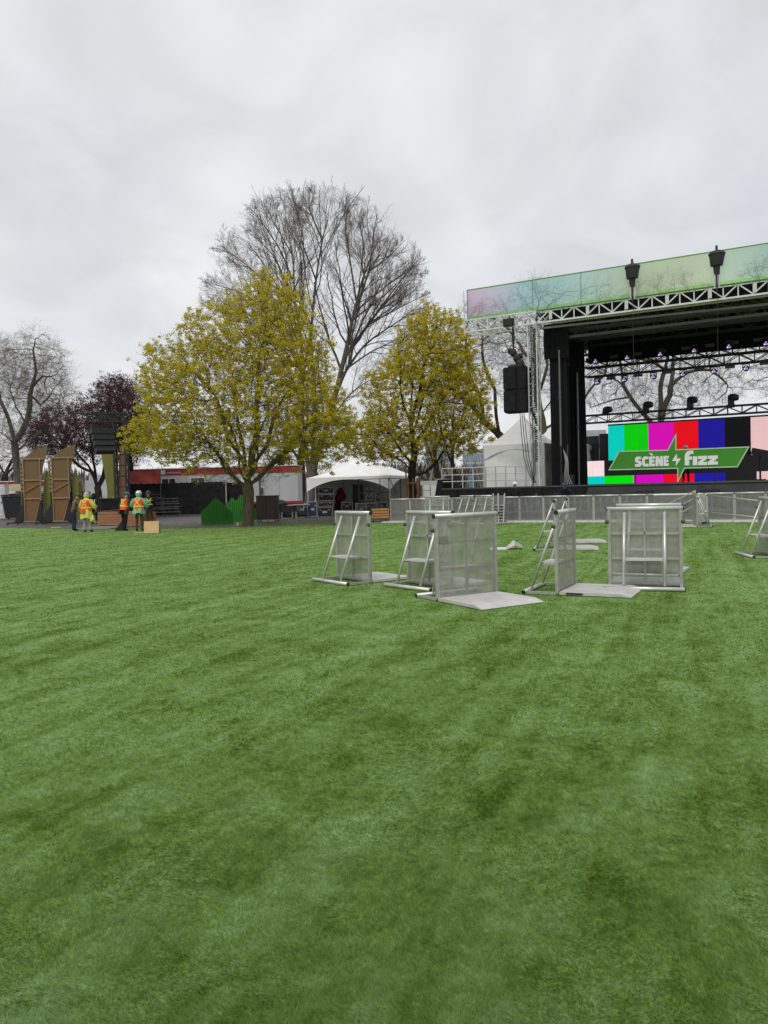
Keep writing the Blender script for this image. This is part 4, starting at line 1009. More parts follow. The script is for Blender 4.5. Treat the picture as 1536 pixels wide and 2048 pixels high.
for k in range(3):
    pts = [SP(px, py, -.3 - .03 * k) for px, py in ((1040 + 4 * k, 826), (1043 + 5 * k, 870), (1048 + 5 * k, 915), (1057 + 4 * k, 945), (1068 + 2 * k, 966))]
    MB().path([(p[0] - xs, -.1 - .04 * k, p[1] - zs0) for p in pts], .017, 6).build('cable', RUB, t)
# ---- lighting trusses
def ltruss(label, pa, pb_, y, h, n, m=BLKM):
    xa_, za = SP(*pa, y); xb_, zb_ = SP(*pb_, y); zz = (za + zb_) / 2
    t = sthing('lighting_truss', label, 'truss', xa_, y, zz)
    truss(t, (0, 0, 0), (xb_ - xa_ + 1.5, 0, 0), h, .45, n, RUB, .036, .02)
    return zz
zl = ltruss('black lighting truss hung across the open back of the stage', (1172, 749), (1536, 708), 7.0, .50, 15)
ltruss('thin black rear truss crossing just above the other lighting truss', (1172, 735), (1536, 690), 8.0, .36, 17)
zf = ltruss('black truss carrying four standing spotlights above the video screen', (1168, 841), (1536, 814), 7.6, .42, 16)
x, z = SP(1171, 900, 7.6); t = sthing('screen_leg', 'thin black leg under the left end of the spotlight truss', 'pole', x, 7.55, DZ)
MB().tube((0, 0, 0), (0, 0, zf - DZ - .2), .05, n=6).build('tube', RUB, t); MB().box((0, 0, .03), (.4, .4, .05)).build('foot', RUB, t)
LENS = mat('lit_purple_lens', (.50, .30, .85), .3, 0, .05, 5, emit=.75)
LENSW = mat('lit_white_lens', (.80, .72, 1.0), .3, 0, .05, 5, emit=.8)
def moving_light(x, y, z, group, label):
    t = sthing('moving_light', label, 'stage light', x, y, z, group)
    MB().box((0, 0, .26), (.26, .2, .10)).build('base', BLK, t)
    for s in (-1, 1): MB().box((s * .15, 0, .10), (.035, .10, .30)).build('yoke_arm', BLK, t)
    mb = MB(); mb.smooth = True; mb.rings([[V((r * math.cos(q / 12 * 6.283), yy, r * math.sin(q / 12 * 6.283))) for q in range(12)] for r, yy in ((.08, .16), (.13, .08), (.145, -.1), (.13, -.13))][::-1]); mb.build('head', BLK, t)
    for k in range(3):
        a = R(90 + 120 * k); cx, cz = .062 * math.cos(a), .062 * math.sin(a)
        MB().rings([[V((cx + .046 * math.cos(q / 8 * 6.283), yy, cz + .046 * math.sin(q / 8 * 6.283))) for q in range(8)] for yy in (-.131, -.145)]).build('lens', LENS if k != 1 else LENSW, t)
    return t
for ik, (px, py) in enumerate(((1133, 729), (1192, 723), (1255, 716), (1321, 709), (1389, 702), (1458, 694), (1532, 688))):
    x, z = SP(px, py, 6.2 if px > 1150 else 2.2)
    moving_light(x, 6.2 if px > 1150 else 2.2, z, 'upper row of purple stage lights', f'{ORD[ik - 1]} purple-lit moving light from the left in the upper row under the roof' if px > 1150 else 'lone purple-lit moving light against the black drapes')
for ik, (px, py) in enumerate(((1195, 765), (1249, 760), (1307, 754), (1366, 749), (1428, 743), (1492, 737))):
    x, z = SP(px, py, 6.9); t = moving_light(x, 6.9, z, 'lower row of purple stage lights', f'{ORD[ik]} purple-lit moving light from the left hanging in the row below the truss')
    MB().tube((0, 0, .3), (0, 0, max(.34, zl - .25 - z)), .012, n=5).build('hanger', BLK, t)
for ik, (px, py) in enumerate(((1222, 757), (1276, 751), (1335, 745), (1399, 739), (1460, 734), (1530, 727))):
    x, z = SP(px, py, 6.7); t = sthing('blinder_light', f'{ORD[ik]} black rectangular blinder light from the left hanging below the lighting truss', 'stage light', x, 6.7, z, 'black blinder lights below the truss')
    MB().box((0, 0, 0), (.45, .2, .11)).build('housing', BLK, t); MB().box((0, .01, .14), (.45, .2, .11)).build('housing', BLK, t)
    MB().box((0, -.11, 0), (.40, .02, .06)).build('lens', DARKM, t); MB().tube((0, 0, .2), (0, .2, max(.25, zl - .25 - z)), .015, n=5).build('hanger', BLK, t)
for px, py, lab in ((1211, 820, 'first standing spotlight from the drapes on the truss over the screen'), (1292, 810, 'standing spotlight with round head over the magenta bar'), (1380, 800, 'standing spotlight with tilted head over the blue bar'), (1462, 795, 'standing spotlight with long head over the black bar')):
    x, z = SP(px, py, 7.4); t = sthing('spotlight', lab, 'stage light', x, 7.4, zf + .2)
    h = z - zf - .2
    MB().box((0, 0, h * .3), (.30, .26, h * 1.0)).build('body', RUB, t)
    MB().box((0, 0, .03), (.4, .3, .06)).build('clamp', RUB, t); MB().tube((0, 0, h * .65), (.03, 0, h * .85), .05, n=6).build('neck', RUB, t)
    an = R((-8, 0, 12, 20)[(px > 1250) + (px > 1340) + (px > 1440)])
    mb = MB(); mb.smooth = True; ax = V((math.cos(an), -.3, -math.sin(an) * .4)).normalized()
    mb.path([V((.05, 0, h)) - ax * .18, V((.05, 0, h)) - ax * .1, V((.05, 0, h)) + ax * .1, V((.05, 0, h)) + ax * .30], [.12, .19, .20, .15], 9); mb.build('head', RUB, t)
# thin rigging lines
for k, px in enumerate((1230, 1268, 1292, 1335, 1378, 1396, 1419, 1438, 1462, 1533)):
    x, z0_ = SP(px, 812 - k * 2, 7.3); t = sthing('rigging_line', f'{ORD[k]} thin steel line from the left between the two trusses over the screen', 'line', x, 7.3, zf + .25, 'thin rigging lines behind the stage lights')
    MB().tube((0, 0, 0), (0, 0, zl - zf), .006, n=4).build('wire', DARKM, t)
# ---- LED screen
def led(name, c, e=1.0):
    c = tuple((q / 255 / 12.92) if q / 255 <= .04045 else ((q / 255 + .055) / 1.055) ** 2.4 for q in c)
    m = bpy.data.materials.new(name); m.use_nodes = True; t = m.node_tree; b = t.nodes['Principled BSDF']; k = t.links.new
    b.inputs['Base Color'].default_value = (.01, .01, .011, 1); b.inputs['Roughness'].default_value = .55; b.inputs['Specular IOR Level'].default_value = .2
    tc = t.nodes.new('ShaderNodeTexCoord'); br = t.nodes.new('ShaderNodeTexBrick'); br.offset = 0
    sx = t.nodes.new('ShaderNodeSeparateXYZ'); cx = t.nodes.new('ShaderNodeCombineXYZ'); k(tc.outputs['Object'], sx.inputs[0]); k(sx.outputs['X'], cx.inputs[0]); k(sx.outputs['Z'], cx.inputs[1])
    br.inputs['Scale'].default_value = 1; br.inputs['Brick Width'].default_value = .5; br.inputs['Row Height'].default_value = .5; br.inputs['Mortar Size'].default_value = .006
    br.inputs['Color1'].default_value = (*c, 1); br.inputs['Color2'].default_value = (*[q * .96 for q in c], 1); br.inputs['Mortar'].default_value = (*[q * .8 for q in c], 1)
    k(cx.outputs[0], br.inputs['Vector']); k(br.outputs['Color'], b.inputs['Emission Color']); b.inputs['Emission Strength'].default_value = e
    return m
LC = {n_: led('led_' + n_, c) for n_, c in dict(cyan=(0, 203, 190), green=(2, 200, 4), magenta=(212, 0, 176), red=(228, 0, 20), blue=(24, 16, 146), black=(6, 5, 12), grey_black=(28, 28, 28), pink=(233, 192, 192), pale_pink=(250, 222, 226), cyan_low=(0, 205, 195), green_low=(0, 222, 6), magenta_low=(214, 0, 190), red_low=(236, 0, 36), blue_low=(30, 22, 160)).items()}
ys = 7.0; xs0, _ = SP(1168, 960, ys)
sc = sthing('video_screen', 'wide stage video screen showing colour test bars', 'screen', xs0, ys, 0)
def sx_(px): return SP(px, 900, ys)[0] - xs0
zT = SP(1217, 852, ys)[1]; zM = SP(1217, 921, ys)[1]; zL = SP(1217, 952, ys)[1]; zB = DZ + .01
def bar(name, px0, px1, z0, z1, c):
    a, b_ = sx_(px0), sx_(px1); MB().box(((a + b_) / 2, 0, (z0 + z1) / 2), (b_ - a - .002, .05, z1 - z0 - .002)).build(name, LC[c], sc)
bars = [1217, 1249, 1297, 1348, 1397, 1450, 1502, 1556]
for i, c in enumerate(('cyan', 'green', 'magenta', 'red', 'blue', 'black', 'pink')): bar('colour_bar', bars[i], bars[i + 1], zM, zT, c)
bar('picture_block', 1168, 1208, zL, zM, 'pale_pink'); bar('picture_block', 1208, 1513, zL, zM, 'grey_black'); bar('picture_block', 1513, 1556, zL, zM, 'grey_black')
lo = [1168, 1208, 1266, 1326, 1388, 1450, 1513, 1556]
for i, c in enumerate(('cyan_low', 'green_low', 'magenta_low', 'red_low', 'blue_low', 'grey_black', 'pink')): bar('colour_bar', lo[i], lo[i + 1], zB, zL, c)
a, b_ = sx_(1217), sx_(1556); MB().box(((a + b_) / 2, .14, (zT + zB) / 2), (b_ - a, .2, zT - zB)).build('back_case', RUB, sc)
a = sx_(1168); MB().box(((a + sx_(1217)) / 2, .14, (zM + zB) / 2), (sx_(1217) - a, .2, zM - zB)).build('back_case', RUB, sc)
MB().box(((sx_(1217) + b_) / 2, -.01, zT + .04), (b_ - sx_(1217), .1, .08)).build('top_frame', RUB, sc)
# grey backing panels left of the screen
for px0, px1, pt, lab in ((1171, 1198, 873, 'dark grey backing panel beside the drapes left of the screen'), (1198, 1217, 868, 'dark grey backing panel touching the left edge of the cyan bar')):
    x1_, zt_ = SP(px0, pt, 8.2); x2_, _ = SP(px1, pt, 8.2)
    t = sthing('backing_panel', lab, 'panel', (x1_ + x2_) / 2, 8.2, DZ); W = x2_ - x1_
    MB().box((0, 0, (zt_ - DZ) / 2), (W - .03, .08, zt_ - DZ)).build('board', mat('grey_flat', (.06, .06, .062), .8, 0, .2, 1), t); MB().box((0, .3, .03), (W * .6, .6, .06)).build('foot', RUB, t)
x, z = SP(1192, 905, 7.3); t = sthing('tripod_stand', 'small black tripod lamp in front of the grey backing panel', 'stand', x, 7.3, DZ)
MB().tube((0, 0, .5), (0, 0, z - DZ + .3), .025, n=6).build('column', RUB, t); MB().box((0, 0, z - DZ + .35), (.35, .2, .3)).build('lamp', RUB, t)
for k in range(3): MB().tube((0, 0, .6), (.35 * math.cos(k * 2.09), .35 * math.sin(k * 2.09), 0), .02, n=5).build('leg', RUB, t)
# wedge on the right
x, z = SP(1520, 905, 5.5); t = sthing('side_light', 'tilted black lamp in front of the pink bar at the right edge', 'stage light', x, 5.5, DZ)
MB().tube((0, 0, 0), (0, 0, z - DZ - .1), .05, n=6).build('pole', RUB, t); MB().box((0, 0, z - DZ), (.75, .3, .32), M=Matrix.Rotation(R(14), 3, 'Y')).build('head', RUB, t); MB().box((0, 0, .03), (.5, .5, .05)).build('foot', RUB, t)
# ---- hanging sign
ysn = 3.0
def K4(x, y): return (1180 + x / 4.315, 780 + y / 4.315)
sgx, sgz = SP(1354, 925, ysn)
sg = sthing('stage_sign', 'green slanted sign with a lightning spike reading SCÈNE fizz', 'sign', sgx, ysn, 0)
SGN = mat('sign_green', (0.055, 0.30, 0.014), 0.5, 0, .05, 1); SGB = mat('sign_pale_border', (.62, .78, .58), .5, 0, .04, 1); SGW = mat('sign_white', (.93, .94, .93), .5, 0, .02, 1)
out = [(155, 695), (250, 525), (668, 515), (747, 366), (746, 511), (1380, 485), (1275, 668), (818, 680), (752, 812), (752, 681)]
P2 = [(lambda q: (q[0] - sgx, q[1]))(SP(*K4(*p), ysn)) for p in out]
MB().prism(P2, .10, off=(0, .0, 0)).build('board', SGN, sg)
def inset(P, d):
    n = len(P); res = []
    for i in range(n):
        a, b_, c = V(P[i - 1]), V(P[i]), V(P[(i + 1) % n]); e1 = (b_ - a).normalized(); e2 = (c - b_).normalized()
        n1, n2 = V((e1.y, -e1.x)), V((e2.y, -e2.x)); bis = (n1 + n2); bis = bis / max(bis.length_squared / 2, .12)
        res.append(tuple(b_ + bis * d))
    return res
ar = sum(P2[i - 1][0] * P2[i][1] - P2[i][0] * P2[i - 1][1] for i in range(len(P2)))
sgnd = 1 if ar < 0 else -1
I0, I1 = inset(P2, sgnd * .012), inset(P2, sgnd * .055)
mb = MB(); n_ = len(P2)
mb.add([(x, -.006, z) for x, z in I0] + [(x, -.006, z) for x, z in I1] + [(x, .0, z) for x, z in I0] + [(x, 0, z) for x, z in I1], [(i, (i + 1) % n_, (i + 1) % n_ + n_, i + n_) for i in range(n_)] + [(i, i + 2 * n_, (i + 1) % n_ + 2 * n_, (i + 1) % n_) for i in range(n_)])
mb.build('border_line', SGB, sg)
GL = {'E': [(0, 0), (1, 0), (1, .27), (.5, .27), (.5, .38), (.92, .38), (.92, .63), (.5, .63), (.5, .74), (1, .74), (1, 1), (0, 1)],
      'N': [(0, 0), (.40, 0), (.40, .42), (.60, 0), (1, 0), (1, 1), (.6, 1), (.6, .58), (.4, 1), (0, 1)],
      'S': [(0, .02), (.2, -.02), (.72, -.02), (.93, .06), (1, .2), (1, .42), (.9, .54), (.5, .64), (.5, .72), (.95, .72), (.92, 1), (.3, 1.02), (.08, .94), (0, .8), (0, .58), (.1, .46), (.5, .36), (.5, .28), (0, .28)],
      'C': [(.32, -.02), (1, 0), (1, .28), (.55, .28), (.44, .38), (.44, .62), (.55, .72), (1, .72), (1, 1), (.32, 1.02), (.1, .9), (0, .72), (0, .28), (.1, .1)]}
def letter(poly4, nm='letter'):
    MB().prism([(lambda q: (q[0] - sgx, q[1]))(SP(*K4(*p), ysn)) for p in poly4], .03, off=(0, -.035, 0)).build(nm, SGW, sg)
def put(ch, x0_, x1_, yb0, yb1, yt0, yt1):
    letter([(x0_ + (x1_ - x0_) * u, (yb0 + (yb1 - yb0) * u) * (1 - v) + (yt0 + (yt1 - yt0) * u) * v) for u, v in GL[ch]])
put('S', 389, 446, 663, 661, 578, 576); put('C', 450, 506, 661, 660, 576, 574); put('E', 511, 562, 660, 658, 574, 572); put('N', 567, 630, 658, 656, 572, 570); put('E', 635, 681, 656, 655, 570, 568)
letter([(508, 545), (532, 545), (548, 564), (528, 565)], 'accent')
letter([(750, 548), (708, 614), (744, 613), (740, 660), (786, 591), (753, 592)], 'lightning_bolt')
letter([(818, 652), (818, 568), (826, 543), (842, 529), (866, 523), (893, 524), (893, 552), (870, 553), (858, 562), (857, 575), (882, 574), (882, 600), (857, 601), (857, 650)])
letter([(888, 573), (926, 572), (926, 649), (888, 650)])
letter([(931, 571), (1011, 568), (1011, 592), (974, 622), (1011, 620), (1011, 647), (932, 650), (932, 624), (966, 596), (931, 597)])
letter([(1016, 568), (1104, 564), (1104, 589), (1066, 618), (1104, 616), (1104, 643), (1017, 647), (1017, 621), (1052, 593), (1016, 594)])
for px in (1270, 1430):
    xx = SP(px, 930, ysn)[0] - sgx; MB().tube((xx, .13, DZ), (xx, .13, SP(px, 915, ysn)[1]), .03, n=6).build('support_post', RUB, sg)
# ------------------------------------------------------------------ crowd barriers
def barrier(label, loc, front, group=None, W=1.08, Hh=1.2, msh=ALU_MESH, ry=-.02):
    rz = math.atan2(-front[0], front[1])
    t = thing('crowd_barrier', label, 'crowd barrier', (loc[0], loc[1], 0), rz, group)
    w = W / 2
    mb = MB(); mb.add([(-w + .03, 0, .07), (w - .03, 0, .07), (w - .03, 0, Hh - .03), (-w + .03, 0, Hh - .03)], [(0, 1, 2, 3)]); mb.build('mesh_panel', msh, t)
    me = MB().beam((0, -.012, .03), (0, -.012, Hh - .02), .045, .045).mesh('post', ALU)
    for s in (-1, 1): link('post', me, t).location = (s * (w - .022), 0, 0)
    me = MB().beam((-w + .05, ry, 0), (w - .05, ry, 0), .03, .035).mesh('cross_rail', ALU)
    for z in (.06, .44, .82): link('cross_rail', me, t).location = (0, 0, z)
    MB().beam((0, ry - .002, .085), (0, ry - .002, Hh - .05), .026, .026).build('mullion', ALU, t)
    mb = MB(); mb.smooth = True; mb.tube((-w - .015, 0, Hh), (w + .015, 0, Hh), .032, n=12); mb.build('top_rail', ALU_LIGHT, t)
    me = MB().tube((0, 0, 0), (.012, 0, 0), .035, n=12).mesh('end_cap', RUB)
    for x in (-w - .027, w + .015): link('end_cap', me, t).location = (x, 0, Hh)
    me = MB(); me.smooth = True; me.tube((0, -.045, Hh - .06), (0, -.46, .075), .022, n=8); me = me.mesh('brace', ALU_LIGHT)
    for s in (-1, 1): link('brace', me, t).location = (s * .29, 0, 0)
    MB().box((0, -.19, .44), (.54, .26, .025)).build('step_plate', ALU_PLATE, t)
    me = MB().beam((0, -.04, .42), (0, -.3, .42), .025, .03).mesh('step_bracket', ALU)
    for s in (-1, 1): link('step_bracket', me, t).location = (s * .255, 0, 0)
    mb = MB(); mb.smooth = True; mb.tube((-w - .02, -.50, .035), (w + .02, -.50, .035), .032, n=10); mb.build('rear_tube', ALU_LIGHT, t)
    me2 = MB().tube((0, 0, 0), (.012, 0, 0), .030, n=10).mesh('end_cap', RUB)
    for x in (-w - .032, w + .02): link('end_cap', me2, t).location = (x, -.50, .035)
    me = MB().beam((0, -.03, .03), (0, -.47, .03), .04, .04).mesh('base_rail', ALU)
    for s in (-1, 1): link('base_rail', me, t).location = (s * (w - .022), 0, 0)
    mb = MB()
    pr = [(.02, .012), (.86, .012), (1.02, .008), (1.02, .014), (.85, .055), (.02, .055)]
    mb.rings([[V((x, y, z)) for y, z in pr] for x in (-w + .01, w - .01)]); mb.build('floor_plate', ALU_PLATE, t)
    me = MB().dome((0, 0, 0), .034, 8, 5, 1, 1.0).mesh('lock_knob', DARKM)
    for s in (-1, 1): link('lock_knob', me, t).location = (s * (w + .012), -.045, 1.0)
    return t
A = barrier('crowd barrier standing furthest left on the turf, braces towards the camera', (-.55, 13.48), (.82, .58))
B0 = thing  # keep names short
def bar2(label, loc, f): return dup(A, (loc[0], loc[1], 0), math.atan2(-f[0], f[1]), label)
b1 = bar2('crowd barrier half hidden behind the nearest one, braces to the left', (.72, 12.48), (.78, .62))
b2 = bar2('nearest crowd barrier with mesh front and ramp plate facing the camera', (1.175, 11.03), (.5, -.87))
MB().box((.40, .006, .86), (.13, .006, .10)).build('sticker', mat('faded_sticker', (.20, .20, .19), .7), b2)
MB().box((-.45, .24, .035), (.012, .18, .022)).build('name_plate', RUB, b2).location = (-.085, 0, 0)
b3 = bar2('crowd barrier seen edge-on right of the nearest one, ramp plate to the right', (2.72, 11.52), (.885, -.465))
MB().box((.545, .24, .035), (.012, .24, .022)).build('name_plate', RUB, b3)
b4 = bar2('crowd barrier with its back and two upright braces facing the camera', (3.97, 11.74), (.36, .93))
b5 = bar2('crowd barrier standing directly behind the one showing two upright braces', (4.60, 13.40), (.50, .86))
b6 = bar2('small-looking crowd barrier edge-on behind the edge-on one, nearer of two', (4.25, 19.1), (.97, -.25))
b7 = bar2('further of two crowd barriers edge-on in the middle of the turf', (5.05, 21.2), (.97, -.25))
b8 = bar2('crowd barrier cut off by the right edge of the photo', (7.98, 15.95), (.99, -.12))
b9 = bar2('lone crowd barrier edge-on close to the barrier row at the right', (10.9, 27.0), (-.97, .25))
# long row in front of the stage
p0 = ground(781, 1043); P0 = V((p0.x, min(p0.y, 37.2), 0)); P0.x = at(781, 1043, P0.y).x
GR = 'row of crowd barriers along the stage front'; LB = 'crowd barrier in the long continuous row in front of the stage'
row = None; f = (-SV.x, -SV.y)
DIR = (ground(1536, 1042) - P0); DIR.z = 0; DIR.normalize(); f = (DIR.y, -DIR.x)
for i in range(16):
    c = P0 + DIR * (1.085 * (i + .5))
    lb = f'{ORD[i]} crowd barrier from the left in the long row before the stage'
    if row is None: row = barrier(lb, c, f, GR, Hh=1.09, msh=ALU_MESH_FAR, ry=-.018)
    else: dup(row, (c.x, c.y, 0), math.atan2(-f[0], f[1]), lb, GR)
# barriers parked just inside the row, edge-on
for px, Yv, lab, ff in ((875, 33.8, 'crowd barrier parked edge-on before the row, left of the stacked ones', (.2, .98)), (935, 33.4, 'crowd barrier parked before the row below the black monitor', (.9, .43)), (966, 32.6, 'crowd barrier parked before the row just left of the step-plate stack', (.75, .66))):
    q = at(px, 1040, Yv); bar2(lab, (q.x, q.y), ff)
q = ground(998, 1046)
t = thing('folded_barriers', 'upright stack of folded crowd barriers with step plates showing', 'barrier stack', (q.x, q.y, 0), R(-20))
for k in range(6):
    MB().box((0, k * .02, .14 + k * .125), (.48, .30, .03)).build('step_plate', ALU_PLATE, t)
for x in (-.22, 0, .22): MB().tube((x, -.16, 0), (x + (.06 if x > 0 else 0), -.05, 1.28), .03, n=8).build('brace', ALU_LIGHT, t)
MB().box((0, .2, .62), (.5, .05, 1.15)).build('mesh_panel', ALU_MESH_FAR, t); MB().box((0, 0, .03), (.6, .5, .05)).build('base_rail', ALU, t)
# scissor-braced gate frame at the right and the long rails running from it
q = ground(1396, 1050)
t = thing('barrier_trolley', 'folded aluminium barrier frame with diagonal bars before the row at the right', 'barrier stack', (q.x, q.y, 0), R(-14))
for k in range(3): MB().beam((-.95, .06 * k, .25 + .28 * k), (-.05, .06 * k, .75 + .25 * k), .05, .05).build('diagonal_bar', ALU, t)
MB().box((.12, 0, .62), (.22, .2, 1.0)).build('end_post', ALU, t); MB().tube((.3, -.05, .02), (.3, -.05, 1.08), .035, n=8).build('upright', ALU_LIGHT, t)
MB().box((-.3, 0, .12), (1.3, .25, .06)).build('base_rail', ALU, t); MB().box((.25, 0, .06), (.2, .3, .12)).build('foot', RUB, t)
MB().box((-.9, .12, .75), (1.2, .04, .7)).build('mesh_panel', ALU_MESH_FAR, t); MB().tube((-1.5, .12, 1.12), (.1, .12, 1.12), .03, n=8).build('top_rail', ALU_LIGHT, t)
for (a, c, lab) in (((1412, 990, 26.2), (1526, 1003, 16.6), 'upper of two long aluminium rails stretching towards the right-edge barrier'), ((1412, 1024, 26.2), (1520, 1036, 16.6), 'lower of two long aluminium rails stretching towards the right-edge barrier')):
    p, q = at(*a), at(*c); t = thing('long_rail', lab, 'rail', p); d = q - p
    mb = MB(); mb.smooth = True; mb.tube((0, 0, 0), d, .024, n=8); mb.build('tube', ALU, t); MB().tube(d, d * 1.003, .032, n=8).build('end_cap', RUB, t); MB().dome((0, 0, 0), .045, 8, 5, 1, 1).build('coupler', ALU_LIGHT, t)
# bent cover plate
q = ground(1003, 1100)
t = thing('cover_plate', 'bent white metal cover plate lying on the turf', 'metal plate', (q.x, q.y, 0), R(-6))
MB().rings([[V((x, y, z)) for y, z in ((0, .0), (.5, .0), (.5, .03), (0, .03))] for x in (-.28, .12)]).build('flat', WHITE, t)
MB().add([(.12, 0, .03), (.12, .5, .03), (.33, .38, .22), (.33, .02, .12), (.52, .0, .05), (.54, .40, .08), (.12, 0, .0), (.33, .02, .09)], [(0, 1, 2, 3), (3, 2, 5, 4), (0, 3, 7, 6)]).build('flap', ALU_LIGHT, t)

# ------------------------------------------------------------------ people
SKIN = mat('skin', (.36, .20, .14), .6, 0, .08, 5)
def cloth(name, c, **k): return mat(name, c, .85, 0, .15, 6, .15, 25, spec=.2, **k)
HIV = mat('orange_hi_vis', (.86, .085, .012), .7, 0, .08, 5); HIY = mat('yellow_reflective_tape', (.72, .72, .10), .5, 0, .06, 8); BOOT = cloth('brown_boots', (.05, .032, .022))
def person(label, loc, rz, top, legs, boots=BOOT, lean=0.0, twist=0.0, arms=None, helmet=None, hood=None, vest=None, poncho=None, scale=1.0, stride=.0, harness=False, head_tilt=0.0, vest_stripes=None, skin=SKIN):
    """local: x right, y forward, z up. arms: for (left, right) (elbow offset, wrist offset) from the shoulder"""
    t = thing('person', label, 'person', loc, rz)
    Lr = Matrix.Rotation(-lean, 3, 'X'); hip = V((0, -.12 * math.sin(lean), .95))
    def up(x, y, z): return hip + Lr @ V((x, y, z - .95))
    J = {'pelvis': hip, 'belly': up(0, .01, 1.12), 'chest': up(0, .0, 1.33), 'neck': up(0, .0, 1.49), 'nape': up(0, .015, 1.54)}
    Hr = Matrix.Rotation(-head_tilt - lean * .6, 3, 'X'); nb = J['nape']
    J['jaw'] = nb + Hr @ V((0, .035, .06)); J['skull'] = nb + Hr @ V((0, .02, .15)); J['crown'] = nb + Hr @ V((0, .01, .22)); J['nose'] = nb + Hr @ V((0, .125, .10))
    E = [('pelvis', 'belly'), ('belly', 'chest'), ('chest', 'neck'), ('neck', 'nape'), ('nape', 'jaw'), ('jaw', 'skull'), ('skull', 'crown')]
    rad = {'pelvis': (.15, .115), 'belly': (.145, .11), 'chest': (.165, .12), 'neck': (.075, .07), 'nape': (.058, .058), 'jaw': (.075, .08), 'skull': (.085, .095), 'crown': (.055, .06), 'nose': (.016, .016)}
    arms = arms or (((-.08, .0, -.28), (-.05, .12, -.52)), ((.08, .0, -.28), (.05, .12, -.52)))
    for s, nm, (eo, wo) in ((-1, 'l', arms[0]), (1, 'r', arms[1])):
        sh = up(s * .185, 0, 1.42); el = sh + V(eo); wr = sh + V(wo); d = (wr - el).normalized()
        J['sh' + nm] = sh; J['el' + nm] = el; J['wr' + nm] = wr; J['palm' + nm] = wr + d * .075
        E += [('chest', 'sh' + nm), ('sh' + nm, 'el' + nm), ('el' + nm, 'wr' + nm), ('wr' + nm, 'palm' + nm)]
        rad.update({'sh' + nm: (.072, .072), 'el' + nm: (.050, .050), 'wr' + nm: (.034, .034), 'palm' + nm: (.030, .042)})
        hp = hip + V((s * .095, 0, -.06)); kn = V((s * .11, hip.y * .4 + .035 + s * stride * .5, .50)); an = V((s * .115, -.03 + s * stride, .09))
        J['hp' + nm] = hp; J['kn' + nm] = kn; J['an' + nm] = an; J['ft' + nm] = an + V((s * .02, .10, -.045)); J['toe' + nm] = an + V((s * .03, .19, -.055))
        E += [('pelvis', 'hp' + nm), ('hp' + nm, 'kn' + nm), ('kn' + nm, 'an' + nm), ('an' + nm, 'ft' + nm), ('ft' + nm, 'toe' + nm)]
        rad.update({'hp' + nm: (.105, .105), 'kn' + nm: (.072, .072), 'an' + nm: (.058, .055), 'ft' + nm: (.05, .045), 'toe' + nm: (.038, .03)})
    names = list(J); idx = {n_: i for i, n_ in enumerate(names)}; E = [e for e in E]
    me = bpy.data.meshes.new('body'); me.from_pydata([tuple(J[n_]) for n_ in names if n_ != 'nose'], [(idx[a] - (idx[a] > idx['nose']), idx[b_] - (idx[b_] > idx['nose'])) for a, b_ in E], [])
    names = [n_ for n_ in names if n_ != 'nose']
    tmp = bpy.data.objects.new('body', me); C.objects.link(tmp)
    md = tmp.modifiers.new('skin', 'SKIN'); md.use_smooth_shade = True
    for i, n_ in enumerate(names):
        v = me.skin_vertices[0].data[i]; v.radius = rad[n_]; v.use_root = (n_ == 'pelvis')
    tmp.modifiers.new('sub', 'SUBSURF').levels = 1
    dg = bpy.context.evaluated_depsgraph_get(); dg.update()
    em = bpy.data.meshes.new_from_object(tmp.evaluated_get(dg))
    C.objects.unlink(tmp); bpy.data.objects.remove(tmp)
    bm = bmesh.new(); bm.from_mesh(em)
    # fingers and nose join the same mesh
    def chain(pts, r):
        m = MB(); m.path(pts, r, 5); vs = [bm.verts.new(p) for p in m.v]
        for f_ in m.f:
            try: fc = bm.faces.new([vs[i] for i in f_]); fc.material_index = 0; fc.smooth = True; fc.tag = True
            except ValueError: pass
    for s, nm in ((-1, 'l'), (1, 'r')):
        d = (J['palm' + nm] - J['wr' + nm]).normalized(); sd = d.cross(V((0, 1, .2))).normalized(); nn = sd.cross(d) * (1 if s > 0 else 1); cu = (V((0, 1, 0)) * .4 + V((-s, 0, 0)) * .6); cu = (cu - d * cu.dot(d)).normalized()
        for k, ln in enumerate((.068, .078, .072, .055)):
            b0 = J['palm' + nm] + cu.cross(d) * ((k - 1.5) * .020) + d * .005; chain([b0, b0 + d * ln * .5 + cu * .004, b0 + d * ln * .85 + cu * .018, b0 + d * ln + cu * .036], [.0105, .010, .009, .007])
        b0 = J['wr' + nm] + d * .03 + cu.cross(d) * .035; chain([b0, b0 + d * .035 + cu.cross(d) * .022 + cu * .01, b0 + d * .06 + cu.cross(d) * .026 + cu * .025], [.012, .011, .008])
    chain([J['jaw'] + Hr @ V((0, .05, .055)), J['nose'], J['jaw'] + Hr @ V((0, .06, .012))], [.010, .016, .012])
    segs = []
    def seg(a, b_, m): segs.append((J[a], J[b_], m))
    for a, b_ in (('pelvis', 'belly'), ('belly', 'chest'), ('chest', 'neck')): seg(a, b_, 1)
    for a, b_ in (('nape', 'jaw'), ('jaw', 'skull'), ('skull', 'crown')): seg(a, b_, 0)
    for nm in 'lr':
        seg('chest', 'sh' + nm, 1); seg('sh' + nm, 'el' + nm, 1); seg('el' + nm, 'wr' + nm, 1); seg('wr' + nm, 'palm' + nm, 0)
        seg('hp' + nm, 'kn' + nm, 2); seg('kn' + nm, 'an' + nm, 2); seg('an' + nm, 'ft' + nm, 3); seg('ft' + nm, 'toe' + nm, 3)
